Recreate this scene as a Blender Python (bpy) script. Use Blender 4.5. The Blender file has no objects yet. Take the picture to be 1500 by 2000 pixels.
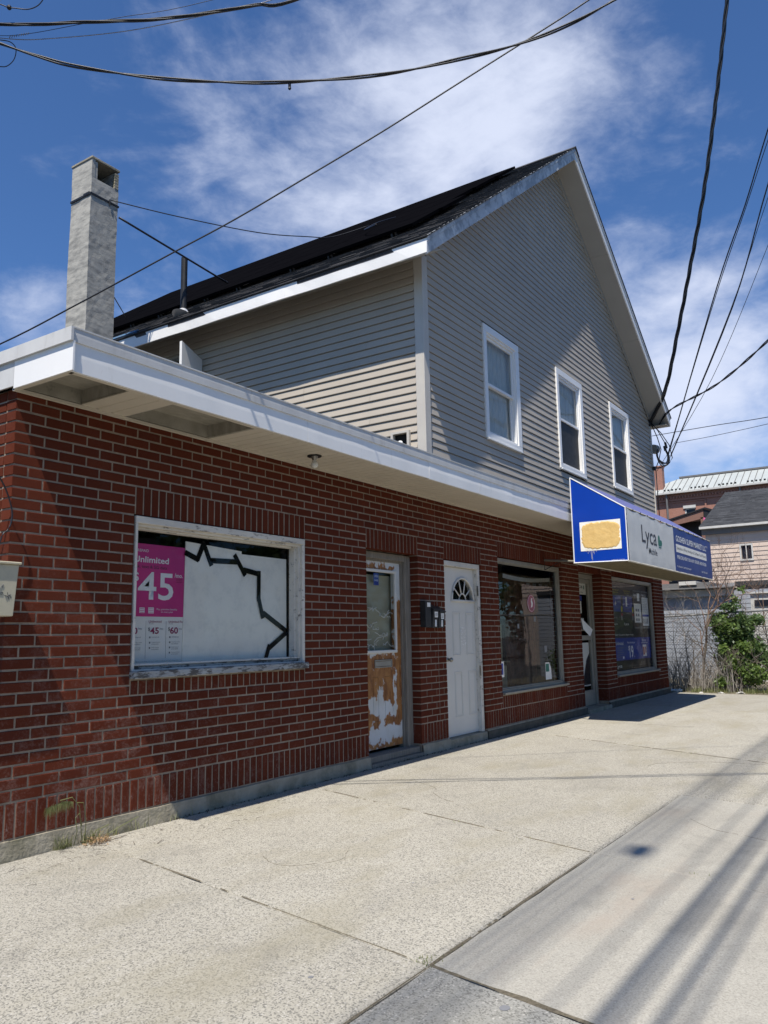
import bpy, math, random
from mathutils import Vector, Matrix
random.seed(7)
SC = bpy.context.scene
COL = SC.collection
R = math.radians
G = -2.75                      # pavement level (z = 0 is the soffit line of the shop)
C = .0677                      # height of a brick course
B = .2032                      # length of a brick with its joint

# ------------------------------------------------------------------ camera
F, CX, CY, CZ, YAW, PIT, ROL = 1560.255, -2.66772, -4.43706, -1.54443, .9842, .156336, -.0179669
fwd = Vector((math.sin(YAW) * math.cos(PIT), math.cos(YAW) * math.cos(PIT), math.sin(PIT)))
r0 = Vector((math.cos(YAW), -math.sin(YAW), 0)); u0 = r0.cross(fwd)
right = r0 * math.cos(ROL) + u0 * math.sin(ROL); up = -r0 * math.sin(ROL) + u0 * math.cos(ROL)
cam = bpy.data.objects.new('camera', bpy.data.cameras.new('camera')); COL.objects.link(cam)
cam.matrix_world = Matrix(((right.x, up.x, -fwd.x, CX), (right.y, up.y, -fwd.y, CY), (right.z, up.z, -fwd.z, CZ), (0, 0, 0, 1)))
cam.data.sensor_fit = 'HORIZONTAL'; cam.data.sensor_width = 36; cam.data.lens = 36 * F / 1500
cam.data.clip_start = .05; cam.data.clip_end = 3000
SC.camera = cam
def skydir(px, py):
    return (fwd + right * ((px - 750) / F) - up * ((py - 1000) / F)).normalized()

# ------------------------------------------------------------------ sky, sun, exposure
SUN = Vector((.505, .15, -1)).normalized()
world = bpy.data.worlds.new('World'); SC.world = world; world.use_nodes = True
wt = world.node_tree; wn = wt.nodes; wn.clear()
def wnode(t, **k):
    n = wn.new(t)
    for a, b in k.items(): setattr(n, a, b)
    return n
sky = wnode('ShaderNodeTexSky', sky_type='NISHITA', sun_disc=False)
sky.sun_elevation = math.asin(-SUN.z); sky.sun_rotation = math.atan2(-SUN.x, -SUN.y)
sky.altitude = 100; sky.air_density = 1.0; sky.dust_density = .25; sky.ozone_density = 4.5
geo = wnode('ShaderNodeTexCoord')
mp = wnode('ShaderNodeMapping'); mp.inputs['Scale'].default_value = (1.0, 1.0, 1.9); mp.inputs['Rotation'].default_value = (.35, .25, 0)
wt.links.new(geo.outputs['Generated'], mp.inputs['Vector'])
n1 = wnode('ShaderNodeTexNoise'); n1.inputs['Scale'].default_value = 4.2; n1.inputs['Detail'].default_value = 9; n1.inputs['Roughness'].default_value = .58; n1.inputs['Distortion'].default_value = .45
n2 = wnode('ShaderNodeTexNoise'); n2.inputs['Scale'].default_value = 17; n2.inputs['Detail'].default_value = 7; n2.inputs['Roughness'].default_value = .62; n2.inputs['Distortion'].default_value = .25
for n in (n1, n2): wt.links.new(mp.outputs[0], n.inputs['Vector'])
def wmath(op, a, b=None, c=None, clamp=False):
    m = wnode('ShaderNodeMath', operation=op); m.use_clamp = clamp
    for i, v in enumerate((a, b, c)):
        if v is None: continue
        if isinstance(v, (int, float)): m.inputs[i].default_value = v
        else: wt.links.new(v, m.inputs[i])
    return m.outputs[0]
bias = None
# thin cloud banks: direction, angular radius (degrees), weight
for px, py, rad, w in ((930, 90, 6.5, .75), (800, 300, 6.5, .55), (1040, 210, 3.5, .35), (600, 430, 7, .36), (470, 230, 4, .16), (640, 60, 5, .18),
                       (1370, 700, 4, .55), (1430, 350, 4, .30), (1250, 560, 3.5, .22), (1400, 860, 7, .75), (1150, 760, 5, .30), (60, 590, 2.0, .50), (25, 650, 2.4, .34), (1140, 60, 3.0, .16)):
    d = skydir(px, py)
    dp = wnode('ShaderNodeVectorMath', operation='DOT_PRODUCT'); dp.inputs[1].default_value = d
    wt.links.new(geo.outputs['Generated'], dp.inputs[0])
    g = wmath('MULTIPLY', wmath('POWER', 2.71828, wmath('MULTIPLY', wmath('SUBTRACT', dp.outputs['Value'], 1.0), 1 / (R(rad) ** 2))), w)
    bias = g if bias is None else wmath('ADD', bias, g)
mix = wmath('ADD', wmath('MULTIPLY', n1.outputs[0], .68), wmath('MULTIPLY', n2.outputs[0], .32))
cl = wmath('ADD', wmath('MULTIPLY', wmath('SUBTRACT', mix, .575), 2.9), bias)
mask = wnode('ShaderNodeMapRange', interpolation_type='SMOOTHSTEP'); mask.inputs['From Min'].default_value = .02; mask.inputs['From Max'].default_value = 1.35
mask.inputs['To Max'].default_value = .9
wt.links.new(cl, mask.inputs['Value'])
tint = wnode('ShaderNodeMix', data_type='RGBA', blend_type='MULTIPLY'); tint.inputs['Factor'].default_value = 1; tint.inputs['B'].default_value = (.68, .94, 1.24, 1)
wt.links.new(sky.outputs[0], tint.inputs['A'])
cm = wnode('ShaderNodeMix', data_type='RGBA'); cm.inputs['B'].default_value = (7.4, 8.0, 9.7, 1)
wt.links.new(tint.outputs['Result'], cm.inputs['A']); wt.links.new(mask.outputs[0], cm.inputs['Factor'])
bg = wnode('ShaderNodeBackground'); bg.inputs['Strength'].default_value = .084
wt.links.new(cm.outputs['Result'], bg.inputs['Color'])
wo = wnode('ShaderNodeOutputWorld'); wt.links.new(bg.outputs[0], wo.inputs[0])
sl = bpy.data.lights.new('sun', 'SUN'); sl.energy = 5.0; sl.angle = R(.53); sl.color = (1, .95, .87)
so = bpy.data.objects.new('sun', sl); COL.objects.link(so); so.rotation_euler = SUN.to_track_quat('-Z', 'Y').to_euler(); so.location = (-6, -3, 12)
SC.view_settings.view_transform = 'Standard'; SC.view_settings.look = 'None'
SC.view_settings.exposure = .35; SC.view_settings.gamma = 1; SC.view_settings.use_curve_mapping = False
SC.render.engine = 'CYCLES'

# ------------------------------------------------------------------ materials
def srgb(r, g, b):
    return tuple(((v / 255) / 12.92 if v / 255 < .04045 else ((v / 255 + .055) / 1.055) ** 2.4) for v in (r, g, b))
class NT:
    def __init__(s, name):
        s.m = bpy.data.materials.new(name); s.m.use_nodes = True; s.t = s.m.node_tree; s.n = s.t.nodes
        s.b = s.n['Principled BSDF']; s.pos = s.n.new('ShaderNodeNewGeometry')
    def link(s, a, b): s.t.links.new(a, b)
    def mapping(s, scale):
        m = s.n.new('ShaderNodeMapping'); m.inputs['Scale'].default_value = scale; s.link(s.pos.outputs['Position'], m.inputs[0]); return m.outputs[0]
    def noise(s, scale, detail=5, rough=.6, vec=None, stretch=None, dist=0):
        n = s.n.new('ShaderNodeTexNoise'); n.inputs['Scale'].default_value = scale; n.inputs['Detail'].default_value = detail
        n.inputs['Roughness'].default_value = rough; n.inputs['Distortion'].default_value = dist
        s.link(vec or (s.mapping(stretch) if stretch else s.pos.outputs['Position']), n.inputs['Vector']); return n.outputs[0]
    def ramp(s, v, a, b, lo=0., hi=1.):
        n = s.n.new('ShaderNodeMapRange'); n.inputs['From Min'].default_value = a; n.inputs['From Max'].default_value = b
        n.inputs['To Min'].default_value = lo; n.inputs['To Max'].default_value = hi; s.link(v, n.inputs['Value']); return n.outputs[0]
    def mixc(s, f, a, b, blend='MIX'):
        n = s.n.new('ShaderNodeMix'); n.data_type = 'RGBA'; n.blend_type = blend
        for k, v in (('Factor', f), ('A', a), ('B', b)):
            if isinstance(v, (int, float)): n.inputs[k].default_value = v
            elif isinstance(v, tuple): n.inputs[k].default_value = (*v, 1)
            else: s.link(v, n.inputs[k])
        return n.outputs['Result']
    def math(s, op, a, b=0.):
        n = s.n.new('ShaderNodeMath'); n.operation = op
        for i, v in enumerate((a, b)):
            if isinstance(v, (int, float)): n.inputs[i].default_value = v
            else: s.link(v, n.inputs[i])
        return n.outputs[0]
    def color(s, v): s.link(v, s.b.inputs['Base Color'])
    def rand(s):
        o = s.n.new('ShaderNodeObjectInfo'); a = s.math('ADD', o.outputs['Random'], s.pos.outputs['Random Per Island']); return s.math('FRACT', a)
    def bump(s, h, strength=.3, dist=.01):
        n = s.n.new('ShaderNodeBump'); n.inputs['Strength'].default_value = strength; n.inputs['Distance'].default_value = dist
        s.link(h, n.inputs['Height']); s.link(n.outputs[0], s.b.inputs['Normal'])
def mat(name, c1, c2=None, rough=.6, scale=8, lo=.35, hi=.65, bump=0, bscale=60, metal=0, spec=.4, stretch=None, rnd=0, dirt=None, dscale=3, dlo=.5, dhi=.75, damt=.6, bdist=.01):
    t = NT(name); c2 = c2 or tuple(v * .82 for v in c1)
    col = t.mixc(t.ramp(t.noise(scale, stretch=stretch), lo, hi), c1, c2)
    if dirt: col = t.mixc(t.ramp(t.noise(dscale, 8, .7, stretch=stretch), dlo, dhi, 0, damt), col, dirt)
    if rnd:
        k = t.ramp(t.rand(), 0, 1, 1 - rnd, 1 + rnd); hsv = t.n.new('ShaderNodeHueSaturation'); t.link(k, hsv.inputs['Value']); t.link(col, hsv.inputs['Color']); col = hsv.outputs[0]
    t.color(col); t.b.inputs['Roughness'].default_value = rough; t.b.inputs['Metallic'].default_value = metal; t.b.inputs['Specular IOR Level'].default_value = spec
    if bump: t.bump(t.noise(bscale, 4, stretch=stretch), bump, bdist)
    return t.m
M = {}
# brick: fired clay, one tone per brick, white efflorescence low on the wall
t = NT('brick')
rr = t.rand()
col = t.mixc(rr, (.094, .0235, .0130), (.122, .0310, .0165))
col = t.mixc(t.ramp(t.math('FRACT', t.math('MULTIPLY', rr, 7.3)), .8, 1, 0, .4), col, (.066, .020, .015))
col = t.mixc(t.ramp(t.noise(90, 4, .7), .45, .72, 0, .35), col, (.07, .022, .016))
sep = t.n.new('ShaderNodeSeparateXYZ'); t.link(t.pos.outputs['Position'], sep.inputs[0])
low = t.math('MULTIPLY', t.ramp(sep.outputs[2], -.9, -2.4, .12, 1), t.ramp(sep.outputs[0], 1.2, 3.2, 1, .15))
eff = t.math('MULTIPLY', t.ramp(t.math('ADD', t.math('MULTIPLY', t.noise(5.5, 9, .78), .55), t.math('MULTIPLY', t.noise(55, 6, .8), .45)), .50, .60), low)
col = t.mixc(t.math('MULTIPLY', eff, .22), col, (.42, .33, .29))
base = t.math('MULTIPLY', t.ramp(t.noise(38, 7, .8, stretch=(1, 1, .5)), .56, .70), t.ramp(sep.outputs[2], -2.38, -2.62, 0, .55))
col = t.mixc(base, col, (.45, .41, .38))
t.color(col); t.b.inputs['Roughness'].default_value = .9; t.b.inputs['Specular IOR Level'].default_value = .03
t.bump(t.noise(170, 5, .7), .55, .004); M['brick'] = t.m
M['mortar'] = mat('mortar', (.33, .262, .195), (.23, .18, .135), .95, 14, bump=.6, bscale=180, bdist=.004)
M['found'] = mat('old_concrete', (.36, .325, .25), (.27, .24, .18), .95, 6, bump=.7, bscale=45, dirt=(.085, .085, .045), dscale=2.6, dlo=.48, dhi=.66, damt=.7)
M['darkfound'] = mat('dark_footing', (.11, .10, .08), (.07, .065, .05), .95, 9, bump=.7, bscale=45)
def concrete(name, c1, c2, speck=1., stain=(.30, .27, .19)):
    t = NT(name)
    col = t.mixc(t.ramp(t.noise(1.6, 6, .6), .35, .68), c1, c2)
    v = t.n.new('ShaderNodeTexVoronoi'); v.inputs['Scale'].default_value = 170; t.link(t.pos.outputs['Position'], v.inputs['Vector'])
    wv = t.n.new('ShaderNodeRGBToBW'); t.link(v.outputs['Color'], wv.inputs[0])
    col = t.mixc(t.ramp(wv.outputs[0], .60, .76, 0, .75 * speck), col, (.13, .125, .11))
    v2 = t.n.new('ShaderNodeTexVoronoi'); v2.inputs['Scale'].default_value = 140; t.link(t.mapping((1, 1, 1)), v2.inputs['Vector'])
    w2 = t.n.new('ShaderNodeRGBToBW'); t.link(v2.outputs['Color'], w2.inputs[0])
    col = t.mixc(t.ramp(w2.outputs[0], .20, .10, 0, .6 * speck), col, (.66, .62, .55))
    col = t.mixc(t.ramp(t.noise(120, 4, .8), .44, .62, 0, .42), col, (.22, .21, .18))
    col = t.mixc(t.ramp(t.noise(.75, 7, .68, stretch=(1, 2.2, 1)), .50, .68, 0, .60), col, stain)
    col = t.mixc(t.ramp(t.noise(1.7, 6, .7, dist=.6), .54, .68, 0, .30), col, (.20, .19, .165))
    col = t.mixc(t.ramp(t.noise(5, 9, .8), .60, .78, 0, .40), col, (.17, .16, .13))
    col = t.mixc(t.ramp(t.noise(23, 3, .5, dist=1), .76, .79, 0, .8), col, (.10, .09, .08))
    oi = t.n.new('ShaderNodeObjectInfo'); hs = t.n.new('ShaderNodeHueSaturation'); t.link(t.ramp(oi.outputs['Random'], 0, 1, .88, .97), hs.inputs['Value']); t.link(col, hs.inputs['Color']); col = hs.outputs[0]
    t.color(col); t.b.inputs['Roughness'].default_value = .93; t.b.inputs['Specular IOR Level'].default_value = .2
    t.bump(t.math('ADD', t.noise(150, 4, .7), t.ramp(wv.outputs[0], .5, .8, 0, -.3)), .5 * speck + .15, .004)
    return t.m
M['slab'] = concrete('coarse_concrete', (.475, .442, .366), (.425, .394, .325), 1.)
M['slab_s'] = concrete('smooth_concrete', (.43, .405, .345), (.385, .36, .305), .38, (.36, .30, .24))
M['slab_g'] = concrete('grey_concrete', (.37, .36, .32), (.32, .31, .28), 1.05, (.30, .29, .24))
M['dirt'] = mat('dirt', (.11, .09, .06), (.06, .05, .035), .95, 40, bump=.8, bscale=120)
M['jsoil'] = mat('joint_soil', (.17, .145, .10), (.09, .075, .05), .95, 60, bump=.8, bscale=150)
M['asphalt'] = mat('asphalt', (.06, .06, .058), (.045, .045, .044), .9, 30, bump=.5, bscale=200)
M['soil'] = mat('soil', (.16, .135, .09), (.10, .085, .05), .95, 9, bump=.9, bscale=50, dirt=(.28, .25, .19), dscale=22, damt=.8)
M['white'] = mat('white_aluminium', (.86, .84, .80), (.80, .785, .75), .38, 2.5, spec=.5, dirt=(.42, .39, .33), dscale=9, dlo=.60, dhi=.85, damt=.5, stretch=(1, 1, .3))
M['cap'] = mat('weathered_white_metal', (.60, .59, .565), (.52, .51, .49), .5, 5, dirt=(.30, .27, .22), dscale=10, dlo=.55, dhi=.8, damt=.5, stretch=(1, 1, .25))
M['rake'] = mat('peeling_grey_white_paint', (.50, .52, .54), (.33, .35, .37), .6, 7, .46, .56, dirt=(.66, .67, .67), dscale=4, dlo=.54, dhi=.62, damt=.9)
M['soffit'] = mat('cream_vinyl', (.60, .54, .44), (.55, .495, .40), .5, 3)
M['ply'] = mat('bare_plywood', (.34, .315, .26), (.25, .23, .185), .9, 6, dirt=(.06, .06, .045), dscale=7, dlo=.6, dhi=.75, damt=.8, stretch=(1, 3, 1))
M['siding'] = mat('taupe_vinyl', (.455, .398, .322), (.415, .364, .295), .5, 1.5, rnd=.03, dirt=(.38, .35, .30), dscale=2.2, dlo=.55, dhi=.8, damt=.35, bump=.12, bscale=40, stretch=(1, 1, 1))
M['post'] = mat('light_taupe_vinyl', (.56, .52, .45), (.52, .48, .42), .5, 4)
M['rsoff'] = mat('taupe_soffit', (.42, .40, .355), (.39, .37, .33), .6, 2)
M['shingle'] = mat('dark_shingle', (.085, .080, .078), (.045, .043, .043), .9, 60, bump=.8, bscale=200, rnd=.4)
M['panel'] = mat('black_panel', (.004, .004, .005), (.003, .003, .004), .9, 5, spec=0)
M['black'] = mat('black_metal', (.012, .012, .013), (.02, .02, .02), .5, 20)
M['rubber'] = mat('black_cable', (.010, .010, .012), (.016, .016, .018), .42, 20, spec=.5)
M['tape'] = mat('black_tape', (.004, .004, .004), (.006, .006, .006), .8, 9, spec=.1)
M['steel'] = mat('galvanised_wire', (.35, .35, .36), (.22, .22, .23), .35, 30, metal=.8)
M['galv'] = mat('weathered_galvanised_steel', (.26, .26, .255), (.17, .17, .17), .6, 30, metal=.1)
M['chim'] = mat('rendered_concrete', (.42, .40, .35), (.28, .27, .245), .95, 5, .38, .62, bump=.4, bscale=30, bdist=.004, dirt=(.15, .145, .13), dscale=5, dlo=.5, dhi=.72, damt=.5, stretch=(1, 1, 3.2))
M['alu'] = mat('dull_aluminium', (.33, .31, .26), (.28, .26, .22), .45, 6, metal=.25, dirt=(.18, .165, .13), dscale=8, damt=.4)
M['paintw'] = mat('old_white_paint', (.68, .64, .56), (.57, .535, .47), .6, 9, dirt=(.20, .185, .16), dscale=24, dlo=.56, dhi=.64, damt=.95, bump=.6, bscale=60, stretch=(.35, 1, 1.))
M['sillp'] = mat('flaking_sill_paint', (.40, .41, .40), (.30, .31, .31), .8, 9, dirt=(.075, .07, .065), dscale=30, dlo=.47, dhi=.55, damt=.95, bump=.8, bscale=70, stretch=(.3, 1, 1))
M['wood'] = mat('bare_grey_wood', (.30, .265, .215), (.185, .16, .13), .85, 14, bump=.7, bscale=45, stretch=(9, 9, .45), dirt=(.10, .085, .065), dscale=5, dlo=.5, dhi=.75, damt=.6)
M['cream'] = mat('cream_wood', (.58, .54, .45), (.50, .465, .385), .6, 10, dirt=(.30, .27, .21), dscale=14, damt=.5, stretch=(.4, 1, 1))
M['door2'] = mat('white_door_steel', (.66, .635, .575), (.61, .585, .53), .45, 2, dirt=(.42, .42, .41), dscale=6, dlo=.6, dhi=.85, damt=.4)
M['poster_m'] = mat('magenta_print', (.62, .045, .22), (.50, .035, .20), .35, 2.2)
M['poster_w'] = mat('white_print', (.84, .81, .75), (.79, .77, .72), .35, 3)
M['board'] = mat('foam_board', (.88, .85, .77), (.83, .80, .73), .6, 4, dirt=(.5, .51, .48), dscale=8, damt=.4)
M['ink_w'] = mat('white_ink', (.86, .85, .82), (.82, .81, .78), .5, 5)
M['ink_k'] = mat('dark_ink', (.035, .04, .055), (.03, .03, .04), .5, 5)
M['ink_g'] = mat('grey_ink', (.22, .22, .23), (.2, .2, .2), .5, 5)
M['ink_m'] = mat('crimson_ink', (.30, .02, .09), (.27, .02, .08), .5, 5)
M['teal'] = mat('teal_ink', (.025, .17, .12), (.02, .15, .11), .5, 5)
M['blue'] = mat('royal_blue_vinyl', (.003, .045, .36), (.003, .040, .32), .28, 2)
M['navy'] = mat('faded_navy_banner', (.014, .050, .22), (.010, .040, .19), .5, 4, dirt=(.03, .075, .27), dscale=14, damt=.5)
M['greyb'] = mat('grey_banner', (.66, .655, .62), (.60, .60, .57), .5, 3, dirt=(.54, .545, .53), dscale=9, dlo=.55, dhi=.8, damt=.5, bump=.15, bscale=7, bdist=.02)
M['canvas'] = mat('sun_faded_blue_canvas', (.135, .145, .33), (.11, .12, .28), .55, 3, bump=.3, bscale=5, bdist=.03)
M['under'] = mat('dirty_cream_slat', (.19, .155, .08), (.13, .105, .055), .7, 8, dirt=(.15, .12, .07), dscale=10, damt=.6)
M['foam'] = mat('dried_yellow_glue', (.74, .50, .19), (.66, .43, .15), .8, 16, bump=.7, bscale=24, bdist=.006, dirt=(.50, .32, .10), dscale=22, dlo=.6, dhi=.7)
M['film'] = mat('dark_window_film', (.012, .014, .022), (.018, .02, .03), .35, 3)
M['postblue'] = mat('blue_print', (.025, .055, .34), (.02, .045, .27), .35, 3)
M['yellow'] = mat('yellow_ink', (.55, .50, .08), (.5, .45, .07), .5, 4)
M['red'] = mat('red_ink', (.45, .05, .04), (.4, .04, .04), .5, 4)
M['pink'] = mat('pink_sticker', (.40, .12, .16), (.36, .11, .15), .5, 4)
M['tan'] = mat('tan_board', (.42, .40, .29), (.36, .34, .24), .7, 2, stretch=(.3, 1, 3))
M['brown'] = mat('reflected_brush_brown', (.16, .060, .045), (.07, .028, .022), .9, 14, .35, .65, dirt=(.14, .10, .06), dscale=22, dlo=.55, dhi=.66, damt=.7)
M['dark'] = mat('dark_room', (.012, .012, .011), (.016, .015, .014), .9, 3)
M['curtain'] = mat('grey_lace_curtain', (.80, .78, .72), (.62, .60, .55), .8, 10, stretch=(9, 9, .6))
M['screen'] = mat('dark_insect_screen', (.030, .031, .032), (.018, .018, .018), .6, 12, dirt=(.12, .12, .12), dscale=7, dlo=.6, dhi=.75, damt=.5)
M['chrome'] = mat('worn_brass_steel', (.35, .33, .29), (.25, .23, .2), .3, 30, metal=.9)
M['bulb'] = mat('frosted_glass', (.68, .66, .60), (.62, .60, .54), .25, 5)
M['box'] = mat('cream_painted_steel', (.50, .455, .33), (.45, .41, .30), .45, 5, dirt=(.30, .27, .2), dscale=10, damt=.4)
M['flash'] = mat('bright_flashing', (.75, .75, .74), (.6, .6, .6), .3, 9, metal=.4)
M['paint_b'] = mat('blue_splashed_paint', (.05, .16, .30), (.10, .12, .14), .6, 40, .45, .55)
# background
M['bluewall'] = mat('pale_blue_clapboard', (.33, .35, .385), (.29, .31, .345), .7, 2)
M['pinkwall'] = mat('pale_pink_clapboard', (.57, .455, .37), (.53, .42, .345), .7, 2)
M['bgbrick'] = None
t = NT('far_brick'); bt = t.n.new('ShaderNodeTexBrick'); bt.inputs['Scale'].default_value = 5
mpn = t.n.new('ShaderNodeCombineXYZ'); sp = t.n.new('ShaderNodeSeparateXYZ'); t.link(t.pos.outputs['Position'], sp.inputs[0]); t.link(t.math('ADD', sp.outputs[0], sp.outputs[1]), mpn.inputs[0]); t.link(sp.outputs[2], mpn.inputs[1])
t.link(mpn.outputs[0], bt.inputs['Vector']); bt.inputs['Color1'].default_value = (.36, .165, .115, 1); bt.inputs['Color2'].default_value = (.30, .135, .095, 1); bt.inputs['Mortar'].default_value = (.36, .24, .19, 1); bt.inputs['Mortar Size'].default_value = .012
t.color(bt.outputs['Color']); t.b.inputs['Roughness'].default_value = .9; M['bgbrick'] = t.m
M['seam'] = mat('pale_metal_roof', (.42, .44, .42), (.37, .39, .375), .5, 1.2)
M['bgroof'] = mat('far_shingle', (.058, .060, .064), (.040, .041, .045), .95, 5, bump=.5, bscale=20, rnd=.2, dirt=(.09, .09, .095), dscale=3)
M['trimw'] = mat('dirty_white_trim', (.58, .56, .52), (.50, .48, .44), .7, 6)
M['greyt'] = mat('grey_fascia', (.16, .155, .15), (.14, .135, .13), .7, 5)
M['porch'] = mat('brown_painted_wood', (.24, .125, .09), (.20, .105, .075), .7, 4)
M['pinkc'] = mat('bright_pink_cloth', (.80, .14, .34), (.72, .11, .30), .7, 5)
M['bark'] = mat('grey_brown_bark', (.17, .14, .11), (.11, .09, .07), .9, 20)
M['twig'] = mat('pale_dry_twig', (.36, .33, .29), (.24, .21, .18), .9, 6)
M['twigr'] = mat('reddish_dry_twig', (.22, .14, .10), (.17, .11, .08), .9, 6)
def leafmat(name, a, b):
    t = NT(name); t.color(t.mixc(t.rand(), a, b)); t.b.inputs['Roughness'].default_value = .5
    tr = t.n.new('ShaderNodeBsdfTranslucent'); tr.inputs[0].default_value = (*[min(1, v * 1.6) for v in b], 1)
    mx = t.n.new('ShaderNodeMixShader'); mx.inputs[0].default_value = .3
    t.link(t.b.outputs[0], mx.inputs[1]); t.link(tr.outputs[0], mx.inputs[2]); t.link(mx.outputs[0], t.n['Material Output'].inputs[0]); return t.m
M['leaf'] = leafmat('dark_green_leaf', (.05, .095, .03), (.13, .19, .06))
M['leafb'] = leafmat('olive_brown_leaf', (.07, .06, .025), (.14, .11, .05))
M['leaf2'] = leafmat('fresh_green_leaf', (.09, .15, .035), (.17, .24, .06))
M['grass'] = leafmat('grass_blade', (.10, .13, .045), (.24, .24, .10))
M['dry'] = leafmat('dry_leaf', (.30, .19, .10), (.44, .31, .18))
# rusty door: white paint with rust spreading
t = NT('rusted_white_paint')
sp = t.n.new('ShaderNodeSeparateXYZ'); t.link(t.pos.outputs['Position'], sp.inputs[0])
nz = t.noise(14, 8, .7, stretch=(1, 1, .5), dist=.5); wx, wz = t.noise(7, 3, .6), t.noise(8.3, 3, .6, stretch=(1, 1, .9))
X = t.math('ADD', sp.outputs[0], t.math('MULTIPLY', t.math('SUBTRACT', wx, .5), .20)); Z = t.math('ADD', sp.outputs[2], t.math('MULTIPLY', t.math('SUBTRACT', wz, .5), .26))
def rbox(x0, x1, z0, z1, soft=.04):          # worn areas of this very door leaf
    a = t.math('MINIMUM', t.ramp(X, x0 - soft, x0 + soft), t.ramp(X, x1 + soft, x1 - soft)); b = t.math('MINIMUM', t.ramp(Z, z0 - soft, z0 + soft), t.ramp(Z, z1 + soft, z1 - soft)); return t.math('MINIMUM', a, b)
rust = None
for q in ((3.86, 4.46, -1.86, -1.71), (3.86, 4.38, -1.97, -1.84), (3.86, 4.04, -2.14, -1.9), (4.02, 4.17, -2.05, -1.9), (4.17, 4.36, -2.20, -1.9), (4.41, 4.53, -2.40, -1.15, .02), (3.86, 4.09, -2.42, -2.30), (3.86, 3.92, -2.62, -2.1), (4.17, 4.47, -2.42, -2.34), (3.8, 4.6, -2.63, -2.565), (3.9, 4.42, -.845, -.79)):
    b = rbox(*q); rust = b if rust is None else t.math('MAXIMUM', rust, b)
rmask = t.ramp(t.math('ADD', rust, t.math('MULTIPLY', t.math('SUBTRACT', nz, .5), 1.0)), .44, .66)
rc = t.mixc(t.ramp(t.noise(16, 6, .7, stretch=(1, 1, .4)), .35, .68), (.16, .050, .012), (.42, .19, .048))
wc = t.mixc(t.ramp(t.noise(5, 6, .6), .4, .7), (.58, .59, .585), (.50, .49, .44))
t.color(t.mixc(rmask, wc, rc)); t.b.inputs['Roughness'].default_value = .65; t.bump(t.noise(120, 3), .2, .004); M['rust'] = t.m
def glassmat(name, tint, gloss=1.0, rough=.015):
    t = NT(name); t.n.remove(t.b)
    tr = t.n.new('ShaderNodeBsdfTransparent'); tr.inputs[0].default_value = (*tint, 1)
    gl = t.n.new('ShaderNodeBsdfGlossy'); gl.inputs['Roughness'].default_value = rough
    fr = t.n.new('ShaderNodeFresnel'); fr.inputs[0].default_value = 1.52; mx = t.n.new('ShaderNodeMixShader')
    bmp = t.n.new('ShaderNodeBump'); bmp.inputs['Strength'].default_value = .05; bmp.inputs['Distance'].default_value = .02
    t.link(t.noise(2.2, 2), bmp.inputs['Height']); t.link(bmp.outputs[0], gl.inputs['Normal'])
    f = t.math('MINIMUM', t.math('MULTIPLY', fr.outputs[0], gloss), 1.)
    t.link(f, mx.inputs[0]); t.link(tr.outputs[0], mx.inputs[1]); t.link(gl.outputs[0], mx.inputs[2]); t.link(mx.outputs[0], t.n['Material Output'].inputs[0]); return t.m
M['glass'] = glassmat('window_glass', (.93, .94, .93), .45)
M['glass1'] = glassmat('plain_window_glass', (.90, .92, .90), 1.0)
M['glass2'] = glassmat('upper_window_glass', (.95, .96, .94), .75)

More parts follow.
